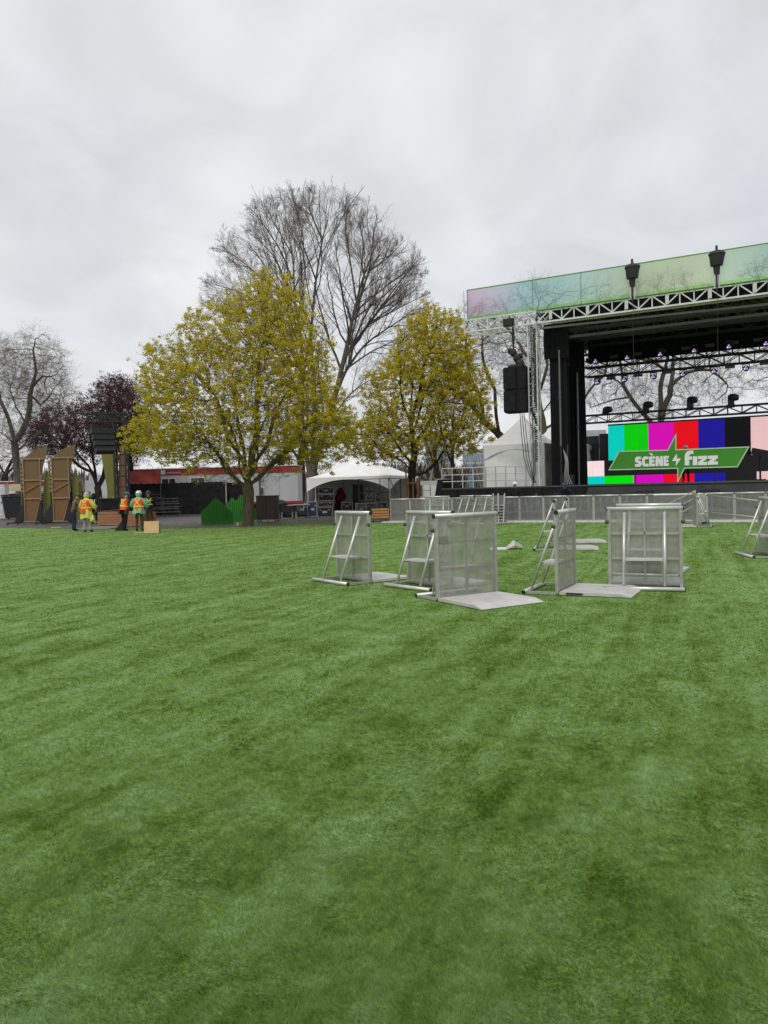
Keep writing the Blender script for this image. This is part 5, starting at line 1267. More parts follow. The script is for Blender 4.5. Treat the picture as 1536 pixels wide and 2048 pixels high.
    for f_ in bm.faces:
        if f_.tag: continue
        c = f_.calc_center_median(); best = None
        for a, b_, m in segs:
            ab = b_ - a; u = max(0, min(1, (c - a).dot(ab) / max(ab.length_squared, 1e-9))); dd = (c - a - ab * u).length
            if best is None or dd < best[0]: best = (dd, m)
        m = best[1]
        if m == 1 and c.z < hip.z - .02: m = 2
        f_.material_index = m; f_.smooth = True
    em.materials.clear()
    for m in (skin, top, legs, boots): em.materials.append(m)
    bm.to_mesh(em); bm.free()
    body = link('body', em, t)
    def ring(z, rx, ry, n=16, dy=0.0, a0=0.0, a1=2 * math.pi, flat=True):
        return [up(rx * math.cos(a0 + (a1 - a0) * j / n), ry * math.sin(a0 + (a1 - a0) * j / n) + dy, z) for j in range(n)]
    if poncho:
        m, zb, fl = poncho; mb = MB(); mb.smooth = True
        prof = [(zb, .27 * fl, .23 * fl), (zb + .12, .25 * fl, .21 * fl), (.98, .235, .19), (1.15, .225, .175), (1.32, .245, .18), (1.42, .23, .16), (1.48, .15, .12), (1.53, .085, .085)]
        rr = []
        for i, (z, a, b_) in enumerate(prof):
            wv = .045 if i < 2 else .012
            rr.append([p + V((math.cos(j * 2.2) * wv, math.sin(j * 1.7 + i) * wv, math.sin(j * 1.3) * wv * .8 * (i == 0))) for j, p in enumerate(ring(z, a, b_, 20))])
        mb.rings(rr, False, False); mb.build('poncho', m, t)
        for s, nm in ((-1, 'l'), (1, 'r')):
            sl = MB(); sl.smooth = True; sl.path([J['sh' + nm] + V((0, 0, .02)), (J['sh' + nm] + J['el' + nm]) / 2, J['el' + nm], J['el' + nm] + (J['wr' + nm] - J['el' + nm]) * .35], [.10, .11, .105, .10], 10, caps=False); sl.build('sleeve', m, t)
    if vest:
        mb = MB(); mb.smooth = True; k = 1.10 if poncho else 1.0
        pr = [(.93, .185, .155), (1.05, .18, .15), (1.18, .182, .15), (1.32, .20, .155), (1.41, .185, .13), (1.465, .13, .10)]
        if poncho: pr = [(z, a + .05, b_ + .04) for z, a, b_ in pr]
        mb.rings([ring(z, a, b_, 20) for z, a, b_ in pr], False, False); mb.build('vest', vest, t)
        ra, rb = (.24, .20) if poncho else (.19, .16)
        for z in ((1.08,) if vest_stripes is None else vest_stripes):
            st_ = MB(); st_.smooth = True; st_.rings([ring(z, ra + .006, rb + .006, 20), ring(z + .055, ra + .006, rb + .006, 20)], False, False); st_.build('tape_band', HIY, t)
        for s in (-1, 1):                    # the X across the back, straight straps on the chest
            for yb in (-1, 1):
                pts = []
                for i in range(7):
                    u = i / 6; z = 1.12 + .33 * u; xx = (s * (.13 - .25 * u)) if yb < 0 else s * .10
                    w = 1.0 - .12 * u; yy = yb * (rb * w + .012) * math.sqrt(max(.05, 1 - (xx / (ra * 1.06)) ** 2))
                    pts.append((xx, yy, z))
                tp = MB(); L1 = [up(x - .024, y, z) for x, y, z in pts]; L2 = [up(x + .024, y, z) for x, y, z in pts]
                tp.add(L1 + L2, [(i, i + 1, i + 8, i + 7) for i in range(6)]); tp.build('tape_strap', HIY, t)
    if hood:
        mb = MB(); mb.smooth = True; rr = []
        for i in range(8):
            a = i / 7; z = -.03 + .30 * a; r = .085 + .05 * math.sin(min(1, a * 1.15) * math.pi * .9) if a < .98 else .03
            rr.append([nb + Hr @ V((r * math.cos(j / 14 * 6.283), .005 + r * 1.08 * math.sin(j / 14 * 6.283) * (.8 if math.sin(j / 14 * 6.283) > 0 and .25 < a < .8 else 1), z)) for j in range(14)])
        mb.rings(rr, True, False); mb.build('hood', hood, t)
    if helmet:
        mb = MB(); mb.smooth = True; n_ = 16; rr = []
        for i in range(6):
            a = i / 5 * math.pi / 2; rr.append([nb + Hr @ V((.128 * math.cos(a) * math.cos(j / n_ * 6.283), .015 + .15 * math.cos(a) * math.sin(j / n_ * 6.283), .165 + .125 * math.sin(a))) for j in range(n_)])
        mb.rings(rr, True, False); h = mb.build('helmet', helmet, t)
        br = MB(); br.rings([[nb + Hr @ V((r * math.cos(j / n_ * 6.283), .015 + (r + .022 + (.05 if 0 < j < 8 else 0)) * math.sin(j / n_ * 6.283), .160 + dz)) for j in range(n_)] for r, dz in ((.12, 0), (.142, -.004), (.142, .006), (.12, .012))]); br.build('brim', helmet, h)
    if harness:
        mb = MB(); mb.smooth = True; mb.rings([ring(.93, .185, .15, 16), ring(.98, .185, .15, 16)], False, False); mb.build('tool_belt', mat('leather_belt', (.06, .035, .02), .7), t)
        for s in (-1, 1): MB().box(up(s * .20, -.02, .86), (.10, .14, .20)).build('tool_pouch', MATS['leather_belt'], t)
    t.scale = (scale,) * 3
    return t
def feet(px, py): q = ground(px, py); return (q.x, q.y, 0)
YP = mat('clear_yellow_poncho', (.62, .62, .12), .45, 0, .1, 6); GP = mat('mint_green_poncho', (.16, .48, .28), .45, 0, .12, 6)
HW = mat('white_hard_hat', (.75, .75, .75), .35); HG = mat('grey_hard_hat', (.42, .42, .40), .4); HBl = mat('blue_hard_hat', (.05, .16, .42), .35); HK = mat('dark_hard_hat', (.03, .032, .036), .4)
TAN = cloth('tan_work_jacket', (.17, .10, .055)); JEAN = cloth('dark_blue_jeans', (.025, .035, .06)); PALE_TR = cloth('pale_work_trousers', (.36, .36, .32)); NAVY = cloth('navy_rain_jacket', (.018, .022, .036)); GREYJ = cloth('grey_hoodie', (.075, .07, .075)); BLKT = cloth('black_trousers', (.014, .014, .015)); BRT = cloth('brown_work_trousers', (.075, .055, .04))
down = (((-.06, .10, -.26), (-.02, .26, -.42)), ((.06, .10, -.26), (.0, .26, -.42)))
person('worker in tan jacket and dark jeans stooping at the left of the group', feet(149, 1062), R(-50), TAN, JEAN, BLKT, .30, arms=(((-.10, .0, -.28), (-.12, .15, -.48)), ((.1, .08, -.26), (.05, .25, -.42))), helmet=HK, head_tilt=.25)
yb = person('worker in yellow rain poncho, orange vest and grey hard hat', feet(175, 1064), R(-12), YP, PALE_TR, BOOT, .02, arms=(((-.12, .02, -.27), (-.05, .22, -.40)), ((.16, .05, -.26), (.14, .2, -.42))), helmet=HG, hood=YP, vest=HIV, poncho=(YP, .62, 1.05), stride=.06)
mb = MB(); mb.smooth = True; mb.grid(lambda u, v: (.14 + .34 * u, -.05 + .10 * math.sin(u * 5 + v * 3), .98 - .42 * u * (1 - v * .3) - .42 * v + .12 * u * v), 8, 6); mb.build('poncho_tail', YP, yb)
mb = MB(); mb.rings([[V((.13 * math.cos(j / 8 * 6.283) - .06, -.235 + .05 * math.sin(j / 8 * 6.283), z)) for j in range(8)] for z in (.88, .93, 1.02, 1.05)]); mb.build('waist_pouch', HIV, yb)
person('worker in black hooded rain jacket with pale tape facing the camera', feet(190, 1048.5), R(172), NAVY, BLKT, BLKT, .0, arms=(((-.10, .10, -.26), (.05, .24, -.36)), ((.10, .10, -.26), (-.05, .24, -.36))), helmet=None, hood=NAVY, vest=cloth('navy_vest', (.02, .024, .04)), vest_stripes=(1.04,))
person('worker in blue hard hat and orange vest leaning over the lumber', feet(250, 1061.5), R(-22), GREYJ, BLKT, BOOT, .26, arms=(((-.20, .04, -.26), (-.26, .14, -.50)), ((.10, .12, -.24), (.06, .3, -.36))), helmet=HBl, vest=HIV, harness=True, stride=-.10, head_tilt=.3)
person('worker in mint green poncho, orange vest and white hard hat', feet(279, 1062), R(-4), GP, BRT, BOOT, .06, arms=(((-.16, .04, -.26), (-.10, .25, -.36)), ((.16, .04, -.26), (.10, .25, -.36))), helmet=HW, hood=GP, vest=HIV, poncho=(GP, .78, .98))
person('worker in dark helmet and dark jacket half hidden behind the mint green poncho', feet(299, 1055), R(20), NAVY, BRT, BOOT, .08, arms=(((-.1, .1, -.26), (-.02, .28, -.36)), ((.12, .05, -.26), (.12, .2, -.44))), helmet=HK, vest=cloth('navy_vest', (.02, .024, .04)), vest_stripes=(1.10, 1.30))
def behind_row(px, Yv): q = at(px, 1000, Yv); return (q.x, q.y, 0)
person('person in white hard hat and black jacket behind the barrier row under the tower', behind_row(1031, 35.4), R(150), BLKT, BLKT, BLKT, .0, helmet=HW, vest=None, scale=.98)
person('person in dark clothes leaning on the barrier row with both hands', behind_row(1130, 34.0), R(165), NAVY, BLKT, BLKT, .45, arms=(((-.22, .08, -.22), (-.26, .25, -.38)), ((.16, .08, -.22), (.20, .25, -.38))), helmet=HK, head_tilt=.3, scale=.98)
xq, _ = SP(1372, 962, 4.6)
person('person in black trousers on the stage hidden behind the green sign', tuple(S(xq, 4.6, DZ)), R(150), GREYJ, BLKT, BLKT, .0, helmet=HG)

# ------------------------------------------------------------------ left-hand set pieces
def set_piece(label, px, Yv, group=None):
    q = at(px, 1046, Yv); s = Yv / FPX
    t = thing('set_piece', label, 'stage set', (q.x, q.y, -.045), R(6), group)
    W, Hh = 32 * s, 4.6
    # back plywood sheets, one per bay
    def quad(nm, pts, y, m, d=.02): MB().prism(pts, d, off=(0, y, 0)).build(nm, m, t)
    z = [.22, 2.05 - .35, 3.05 - .35, 4.15]
    z = [.22, 1.62, 2.78, 4.12]
    quad('plywood_sheet', [(0.03, z[0]), (W * .62, z[0]), (W * .97, z[1]), (.03, z[1])], .0, PLY, .018)
    quad('plywood_sheet', [(0.02, z[1] + .01), (W * .97, z[1] + .01), (W * .98, z[2]), (.02, z[2])], .0, PLY, .018)
    quad('plywood_sheet', [(0.02, z[2] + .01), (W * .98, z[2] + .01), (W * 1.0, z[3]), (.02, z[3])], .0, PLY_DARK, .018)
    quad('plywood_sheet', [(W * 1.0, z[2] + .2), (W * 1.12, z[2] + .6), (W * 1.30, z[3] - .05), (W * 1.48, 4.95), (W * .6, 4.62), (0, z[3] + .02), (W * 1.0, z[3] + .02)], .02, PLY_DARK, .02)
    for x, zz in ((0.0, z[3]), (W, z[3])): MB().beam((x, -.03, .2 if x == 0 else z[1] - .1), (x, -.03, zz), .07, .06).build('stud', PINE, t)
    MB().beam((W * .60, -.03, .25), (W, -.03, z[1] - .1), .07, .05).build('stud', PINE, t)
    for zz, xe_ in ((z[1], W), (z[2], W), (z[3], W * 1.42)): MB().beam((.04, -.034, zz), (xe_ - .04, -.034, zz), .06, .09).build('cross_batten', PINE, t)
    MB().beam((.05, -.036, z[1] + .42), (W - .05, -.036, z[2] - .22), .05, .05).build('diagonal_batten', PINE, t)
    # olive face board leaning away behind, and a flank of short rib blocks
    quad('face_board', [(W * 1.10, .2), (W * 1.50, .2), (W * 1.46, 2.6), (W * 1.30, z[2] + .8), (W * 1.08, 2.6)], .35, OLIVE, .03)
    MB().add([(W * 1.10, .35, .2), (W * 1.46, .35, 2.6), (W * 1.46, 1.1, 2.6), (W * 1.5, 1.1, .2)], [(0, 1, 2, 3)]).build('face_side', OLIVE, t)
    me = MB().box((0, 0, 0), (.16, .14, .15)).mesh('rib_block', PINE)
    for k in range(9): link('rib_block', me, t).location = (-.16, .25, 2.1 + k * .26)
    MB().box((-.28, .40, 2.0), (.04, .3, 3.9)).build('flank_board', OLIVE, t)
    for sx, sw in ((-.02, -.62), (W * .62, .62)):
        MB().prism([(sx, .16), (sx + sw, .16), (sx + .36 * (1 if sw > 0 else 0), 1.55)], .03, off=(0, -.07, 0)).build('gusset', RUB, t)
    for yy in (-.5, .55): MB().beam((-.95, yy, .12), (W * 1.25, yy, .12), .07, .07).build('base_runner', BLKM, t)
    MB().box((.55, -.55, .165), (W * .95, .10, .04)).build('base_plank', PINE, t)
    for x in (-.9, -.3, W * 1.2): MB().box((x, -.5, .045), (.07, .10, .09)).build('caster', RUB, t)
    return t
s1 = set_piece('left plywood-backed set piece with curved olive face by the bins', 51, 48.5)
s2 = set_piece('right plywood-backed set piece with curved olive face behind the stooping worker', 108, 48.0)
q = at(89, 1040, 50)
t = thing('rib_stack', 'pale ladder-like stack of slats between the two plywood set pieces', 'slat stack', (q.x, q.y, -.045), R(4))
for k in range(10): MB().box((.28 - .02 * k * (k > 4), 0, .45 + k * .18), (.46, .30, .07)).build('slat', mat('weathered_slat', (.34, .34, .30), .8), t)
MB().beam((.02, 0, .0), (.05, 0, 2.4), .06, .1).build('side_rail', MATS['weathered_slat'], t)
# olive flared set face behind the speaker tower
q = at(219, 1030, 53)
t = thing('set_piece', 'olive flared set face standing behind the scaffold speaker tower', 'stage set', (q.x, q.y, -.045), R(-4))
sv = 53 / FPX
def olp(pts): return [(x * sv, z) for x, z in pts]
MB().prism(olp([(-3, .3), (16, .3), (17, 2.4), (19, 3.3), (22, 4.95), (-14, 4.9), (-7, 3.2), (-3, 2.2)]), .05).build('face_board', OLIVE, t)
MB().prism(olp([(17, .3), (34, .3), (34, 2.8), (40, 4.2), (28, 5.1), (23, 4.4), (19, 2.6)]), .05, off=(0, .12, 0)).build('face_board', PLY_DARK, t)
MB().beam((16 * sv, -.05, .0), (22 * sv, -.05, 4.8), .08, .06).build('stud', PINE, t); MB().beam((0, -.1, .05), (1.2, -.1, .05), .08, .08).build('base_runner', BLKM, t)
# scaffold speaker tower with flown boxes
q = at(246, 1020, 50); sv = 50 / FPX; ztop_ = at(246, 845, 50).z
t = thing('speaker_tower', 'black scaffold tower with a truss arm at the top left of the red banner', 'tower', (q.x, q.y, 0), R(5))
truss(t, (0, 0, .1), (0, 0, ztop_), 22 * sv, 22 * sv, 9, RUB, .05, .03)
truss(t, (-60 * sv, 0, ztop_ + .32), (12 * sv, 0, ztop_ + .32), .55, 22 * sv, 6, RUB, .05, .035)
MB().box((0, 0, .05), (1.3, 1.3, .1)).build('base_plate', BLKM, t)
zb_ = at(208, 905, 49.3).z; zt_ = at(208, 855, 49.3).z; q2 = at(206, 905, 49.4)
t = thing('line_array', 'hanging curved array of four black speaker boxes on the scaffold arm', 'speaker', (q2.x, q2.y, zb_), R(8))
hb = (zt_ - zb_) / 4
for k in range(4):
    a = R(-15 + 4.5 * k); yy = -.05 - .10 * (3 - k) ** 1.0 * -.35
    cx = .10 - .05 * k
    c = MB().box((cx, .12 * (3 - k) * .5, hb * (k + .5)), (1.30 - .05 * (3 - k), .75, hb * .93), M=Matrix.Rotation(R(24), 3, 'Z') @ Matrix.Rotation(a, 3, 'X')).build('cabinet', mat('charcoal_speaker', (.017, .018, .02), .55), t)
    for s in (-1, 1): MB().box((cx - .32 + .06 * s, -.36 + .06 * (3 - k), hb * (k + .55)), (.06, .03, .06)).build('handle', RUB, c)
MB().box((0, .1, zt_ - zb_ + .08), (1.1, .6, .08)).build('rigging_frame', BLKM, t); MB().tube((0, .1, zt_ - zb_ + .1), (0, .1, zt_ - zb_ + .55), .03, n=6).build('hoist', BLKM, t)
# bins and bits at far left
BIN = mat('black_bin_plastic', (.016, .017, .02), .45, 0, .2, 3)
q = at(27, 1034, 62)
t = thing('wheeled_bin', 'big black wheeled bin left of the plywood set pieces', 'bin', (q.x, q.y, -.045), R(8))
mb = MB(); mb.rings([[V((sx * w, sy * d, z)) for sx, sy in ((-1, -1), (1, -1), (1, 1), (-1, 1))] for w, d, z in ((.50, .42, .12), (.66, .55, 1.75), (.70, .58, 1.78), (.70, .58, 1.86))]); mb.build('body', BIN, t)
MB().box((0, .02, 1.93), (1.46, 1.22, .1)).build('lid', BIN, t)
for s in (-1, 1): MB().tube((s * .5, .5, .12), (s * .6, .5, .12), .12, n=10).build('wheel', RUB, t)
q = at(52, 1036, 60)
t = thing('wheeled_bin', 'lower black bin tucked against the left plywood set piece', 'bin', (q.x, q.y, -.045), R(-5))
mb = MB(); mb.rings([[V((sx * w, sy * d, z)) for sx, sy in ((-1, -1), (1, -1), (1, 1), (-1, 1))] for w, d, z in ((.4, .35, .1), (.5, .45, 1.35), (.53, .48, 1.4))]); mb.build('body', BIN, t); MB().box((0, 0, 1.44), (1.1, 1.0, .08)).build('lid', BIN, t)
for px0, px1, lab in ((12, 44, 'pale plywood header board above the black bin'), (93, 108, 'pale plywood header board seen between the two set pieces')):
    a, b_ = at(px0, 983, 64), at(px1, 968, 64); t = thing('header_board', lab, 'board', ((a.x + b_.x) / 2, 64, -.05)); W = b_.x - a.x
    MB().box((0, 0, (a.z + b_.z) / 2 + .05), (W, .04, b_.z - a.z)).build('sheet', mat('cream_plywood', (.60, .50, .34), .7, 0, .1, 3), t)
    for s in (-1, 1): MB().box((s * W * .44, .06, a.z / 2 + .4), (.08, .08, a.z + .8)).build('post', PINE, t)
a = at(-12, 1034, 62); b_ = at(8, 970, 62)
t = thing('portable_toilet', 'white portable cubicle cut off by the left edge', 'cubicle', ((a.x + b_.x) / 2, 62, -.045)); W = b_.x - a.x; Hh = b_.z
MB().box((0, .4, Hh / 2 + .05), (W, .8, Hh - .1)).build('shell', WHITE, t); MB().box((0, .4, Hh + .04), (W * 1.05, .86, .1)).build('roof', WHITE, t)
MB().box((0, -.02, Hh / 2 + .05), (W * .7, .04, Hh * .85)).build('door', mat('pale_grey_door', (.6, .62, .63), .5), t); MB().box((W * .25, -.05, Hh * .5), (.06, .04, .2)).build('handle', DARKM, t)
# white truck behind the hooded worker
a = at(180, 1006, 72); b_ = at(208, 962, 72)
t = thing('box_truck', 'white box truck partly seen behind the olive set face', 'truck', ((a.x + b_.x) / 2, 72, -.045)); W = 2.4; Hh = b_.z
MB().box((0, 3, Hh * .55 + .4), (W, 5.5, Hh * .9 - .5)).build('cargo_box', WHITE, t); MB().box((0, -.8, .95), (2.2, 1.7, 1.3)).build('cab', WHITE, t)
MB().box((0, -1.60, 1.35), (1.9, .12, .6)).build('windscreen', WIN, t)
for s in (-1, 1):
    for yy in (-.9, 4.2): MB().tube((s * .9, yy, .42), (s * 1.16, yy, .42), .42, n=12).build('wheel', RUB, t)
    MB().box((s * .8, -1.68, .8), (.3, .06, .18)).build('headlight', LENSW if False else mat('clear_lamp', (.6, .6, .6), .2), t)
# lumber stack
a, b_ = ground(197, 1049.5), ground(288, 1051.5); d = b_ - a; W = d.length
t = thing('lumber_stack', 'stack of reddish timber boards between the workers', 'lumber stack', (a.x, a.y, -.045), math.atan2(d.y, d.x))
for r_ in range(5):
    o = random.uniform(-.05, .05)
    for c_ in range(2):
        MB().box((W * .5 + o, .15 + c_ * .42, .1 + r_ * .15), (W - .1 * r_ * .3, .40, .135)).build('board', LUMBER, t)
MB().box((W * .30, .2, .86), (W * .45, .3, .03), M=Matrix.Rotation(R(-3), 3, 'Y')).build('board', PLY, t)
for x in (.15, W - .15): MB().box((x, .36, .015), (.1, .9, .03)).build('bearer', PINE, t)
q = ground(215, 1054.5); t = thing('floor_mat', 'flat grey sheet lying at the turf edge in front of the lumber', 'mat', (q.x, q.y, .0), R(-3))
a, b_ = ground(160, 1062), ground(234, 1062); W = b_.x - a.x
MB().box((0, -.9, .015), (W, 3.4, .03)).build('sheet', mat('grey_sheet', (.15, .147, .15), .6, 0, .15, 1), t)
q = ground(241, 1061.5); t = thing('wedge_brace', 'small black triangular brace at the feet of the blue-helmeted worker', 'brace', (q.x, q.y, 0), R(3))
MB().prism([(-.28, 0), (.12, 0), (.14, .55)], .04).build('gusset', RUB, t); MB().box((-.05, .15, .02), (.4, .34, .04)).build('foot', RUB, t)
q = ground(303, 1066)
t = thing('plywood_offcut', 'square pale plywood sheet standing on edge at the turf border', 'plywood', (q.x, q.y, 0), R(-4))
MB().box((0, .02, .25), (.64, .02, .5), M=Matrix.Rotation(R(-6), 3, 'X')).build('sheet', PALE_PLY, t); MB().box((.31, .12, .2), (.03, .2, .4)).build('prop', PINE, t)
q = ground(287, 1065.5); t = thing('plywood_offcut', 'thin plywood strip lying flat in front of the mint green worker', 'plywood', (q.x, q.y, 0), R(8))
MB().box((.0, 0, .012), (.75, .22, .024)).build('sheet', PALE_PLY, t)
q = ground(111, 1056); t = thing('yellow_cable', 'loose coil of pale yellow cable at the turf edge', 'cable', (q.x, q.y, .0))
MB().path([(.26 * math.cos(a / 3) * (1 - a * .01), .22 * math.sin(a / 3), .012 + .001 * a) for a in range(30)], .012, 5).build('coil', mat('yellow_cable_jacket', (.55, .60, .12), .5), t)

# steel frames stacked in front of the black fence
q = at(312, 1030, 57); t = thing('frame_rack', 'rows of dark steel frames stacked before the black fence', 'steel frames', (q.x, q.y, -.045), R(2))
sv = 57 / FPX; STEEL = mat('dark_galvanised', (.05, .05, .053), .5, .3)
for k, (x0_, x1_, z) in enumerate(((-30, 46, .35), (-40, 48, .72), (-36, 44, 1.10), (-52, 10, 1.45))):
    x0_, x1_ = x0_ * sv, x1_ * sv
    for dz in (0, .24): MB().tube((x0_, .1 * k, z + dz), (x1_, .1 * k, z + dz), .03, n=6).build('rail', STEEL, t)
    for i in range(8):
        x = x0_ + (x1_ - x0_) * i / 7; MB().beam((x, .1 * k, z), (x + .2, .1 * k, z + .24), .03, .03).build('strut', STEEL, t)
for x in (-38, -12, 15, 42): MB().tube((x * sv, .2, 0), (x * sv, .2, 1.5), .035, n=6).build('leg', STEEL, t)
MB().tube((46 * sv, 0, .5), (52 * sv, -.3, 0), .03, n=6).build('leg', STEEL, t)
# green peaked corrugated boards
def peak_board(label, px, py, pxw, Hz, rz, Yo=None):
    q = ground(px, py) if Yo is None else at(px, py, Yo); s = q.y / FPX; W = pxw * s
    t = thing('peaked_board', label, 'set board', (q.x, q.y, -.045), rz)
    nr = 22; e = .44 * Hz
    def top(u): return e + (Hz - e) * (1 - abs(u - .47) / (.47 if u < .47 else .53))
    for i in range(nr):
        u0, u1 = i / nr, (i + 1) / nr; x0_, x1_ = W * (u0 - .5), W * (u1 - .5)
        MB().prism([(x0_ + .008, 0), (x1_ - .008, 0), (x1_ - .008, top(u1)), (x0_ + .008, top(u0))], .045, off=(0, (i % 2) * .03, 0)).build('slat', GREENP, t)
    MB().prism([(-W / 2, .02), (W / 2, .02), (W / 2, e - .05), (-.03 * W, Hz - .1), (-W / 2, e - .05)], .03, off=(0, .09, 0)).build('backing', GREENP, t)
    MB().beam((-W / 2 + .1, .16, .1), (W / 2 - .1, .16, .1), .06, .06).build('batten', GREENP, t)
    MB().beam((-.03 * W, .2, Hz * .8), (-.03 * W, .75, .0), .05, .05).build('prop', PINE, t)
peak_board('front bright green peaked slat board at the left of its group', 434, 1047, 64, 1.42, R(0))
peak_board('slanted green peaked slat board overlapping the front one', 466, 1046, 56, 1.40, R(-30), 44.3)
peak_board('green peaked slat board just left of the maple trunk', 484, 1044, 50, 1.55, R(-20), 45.6)
peak_board('green peaked slat board mostly hidden behind the maple trunk', 497, 1045, 40, 1.20, R(10), 46.2)
# brown cart
q = ground(533, 1043); t = thing('wooden_cart', 'dark brown wooden cabinet on casters right of the maple trunk', 'cart', (q.x, q.y, -.045), R(-8))
BRN = mat('dark_brown_board', (.060, .038, .030), .6, 0, .15, 2)
MB().box((0, .35, .78), (1.12, .6, 1.28)).build('carcass', BRN, t)
for s in (-1, 1): MB().box((s * .275, .03, .78), (.53, .03, 1.2)).build('door', BRN, t)
for x in (-.5, .5):
    for y in (.1, .6): MB().tube((x - .02, y, .06), (x + .02, y, .06), .06, n=8).build('caster', RUB, t)
MB().box((0, .35, 1.44), (1.16, .66, .04)).build('top', BRN, t)
# white-topped tables with clutter
q = ground(585, 1043); s = q.y / FPX
for k, (px, lab, wd) in enumerate(((574, 'left pale trestle table loaded with boards', 30), (604, 'right pale trestle table beside the blue case', 34))):
    q = at(px, 1042, 46 + k); t = thing('trestle_table', lab, 'table', (q.x, q.y, -.045), R(4)); W = wd * 46 / FPX
    for i in range(5): MB().box((-W / 2 + W * (i + .5) / 5, .3, .82), (W / 5 - .01, .75, .05)).build('top_board', mat('pale_board', (.48, .43, .36), .7, 0, .1, 2), t)
    for x in (-W / 2 + .06, W / 2 - .06):
        for y in (.02, .58): MB().tube((x, y, 0), (x, y, .8), .025, n=6).build('leg', STEEL, t)
    MB().tube((-W / 2, .02, .3), (W / 2, .02, .3), .02, n=6).build('stretcher', STEEL, t)
    MB().box((0, .35, .25), (W * .6, .5, .35)).build('tray', RUB, t)
q = at(568, 1015, 45.7); t = thing('dark_tarp', 'crumpled dark tarp heaped on the left trestle table', 'tarp', (q.x - .3, q.y + .4, .80))
mb = MB(); mb.smooth = True; mb.dome((0, 0, 0), .5, 12, 5, .65); mb.build('cloth', RUB, t)
q = ground(603, 1050.5); t = thing('orange_planks', 'orange planks lying flat on the pavement right of the trunk', 'planks', (q.x, q.y, -.045), R(5))
OR_ = mat('orange_plank', (.42, .15, .05), .7, 0, .15, 3)
for k in range(3): MB().box((.1 * k, .22 * k, .02 + .012 * k), (2.0 - .3 * k, .2, .03)).build('plank', OR_, t)
q = ground(475.5, 1050.5); t = thing('plastic_bottle', 'small white bottle standing left of the maple trunk base', 'bottle', (q.x, q.y, -.045))
MB().rings([[V((r * math.cos(j / 8 * 6.283), r * math.sin(j / 8 * 6.283), h)) for j in range(8)] for r, h in ((.05, 0), (.055, .02), (.055, .13), (.02, .18), (.02, .21))]).build('body', WHITE, t); MB().tube((0, 0, .212), (0, 0, .235), .024, n=8).build('cap', RUB, t)
q = ground(522, 1052); t = thing('plywood_scrap', 'scrap of torn cardboard on the soil right of the trunk', 'cardboard', (q.x, q.y, -.045), R(20))
MB().add([(-.3, -.1, .01), (.28, -.12, .02), (.25, .15, .05), (-.2, .12, .015)], [(0, 1, 2, 3)]).build('sheet', mat('dull_cardboard', (.25, .2, .14), .9), t)
# ---- flight cases
CASE_B = mat('black_case_laminate', (.014, .014, .015), .4, 0, .15, 3); CASE_G = mat('dark_green_case', (.02, .03, .022), .45); CASE_GR = mat('grey_case', (.14, .145, .15), .5, 0, .1, 2); CASE_BL = mat('blue_case_laminate', (.025, .055, .13), .4, 0, .12, 2); EDGE_M = mat('case_edge_alu', (.5, .5, .5), .4, .5); LBL = mat('case_label', (.5, .5, .48), .6); REDL = mat('red_case_label', (.5, .03, .05), .6)
def flight_case(label, px0, px1, py0, py1, Y, m=CASE_B, lab_m=None, casters=False, dp=.6, floor=True):
    a, b_ = at(px0, py1, Y), at(px1, py0, Y); W, Hh = b_.x - a.x, b_.z - a.z; z0_ = a.z
    t = thing('flight_case', label, 'flight case', ((a.x + b_.x) / 2, Y, z0_))
    MB().box((0, dp / 2, Hh / 2), (W - .03, dp - .03, Hh - .03)).build('shell', m, t)
    mb = MB(); e = .035
    for x in (-W / 2 + e / 2, W / 2 - e / 2):
        for y in (e / 2, dp - e / 2): mb.box((x, y, Hh / 2), (e, e, Hh))
    for z in (e / 2, Hh - e / 2):
        for y in (e / 2, dp - e / 2): mb.box((0, y, z), (W - 2 * e, e, e))
        for x in (-W / 2 + e / 2, W / 2 - e / 2): mb.box((x, dp / 2, z), (e, dp - 2 * e, e))
    mb.build('edging', EDGE_M, t)
    for s in (-1, 1): MB().box((s * W * .28, .0, Hh * .72), (.06, .03, .10)).build('latch', EDGE_M, t)
    if lab_m: MB().box((.0, .008, Hh * .5), (min(.3, W * .35), .02, min(.14, Hh * .3))).build('label', lab_m, t)
    if casters:
        for x in (-W * .35, W * .35): MB().tube((x - .02, .1, -.05), (x + .02, .1, -.05), .06, n=8).build('caster', RUB, t)
    return t
flight_case('topmost black flight case of the tall stack at the left in the marquee', 637, 668, 974, 987.5, 50.0, CASE_B, LBL)
flight_case('second black flight case from the top of the left stack', 637, 668, 988, 1002, 50.0)
flight_case('third case from the top of the left stack with a red label', 637, 667, 1003.5, 1013, 49.8, CASE_B, REDL)
flight_case('wide dark green bottom case of the left stack in the marquee', 634, 665, 1014, 1034, 49.6, CASE_G, LBL, True)
flight_case('upright blue flight case with bright edging beside the trestle tables', 615.5, 634, 1003, 1034, 47.3, CASE_BL, LBL, True, .5)
flight_case('second blue case behind the bright-edged blue one', 607, 616, 1006, 1035, 48.2, CASE_BL, None, True, .5)
flight_case('black case with pale label right of the red bags', 683, 705, 1004, 1021, 51, CASE_B, LBL, True)
flight_case('left grey case with white label in the marquee', 711, 733, 1006, 1029, 49.6, CASE_GR, LBL, True)
flight_case('right grey case with white label in the marquee', 734, 753, 1006, 1029, 50.4, CASE_GR, LBL, True)
flight_case('top small black case of the stack behind the lattice gate', 732, 745, 975, 986, 51.5, CASE_B, LBL)
flight_case('lower small black case of the stack behind the lattice gate', 732, 745, 987, 1000, 51.5, CASE_B, LBL)
flight_case('black case low at the right front corner of the marquee', 762, 776, 1004, 1032, 49.6, CASE_B, LBL, True)
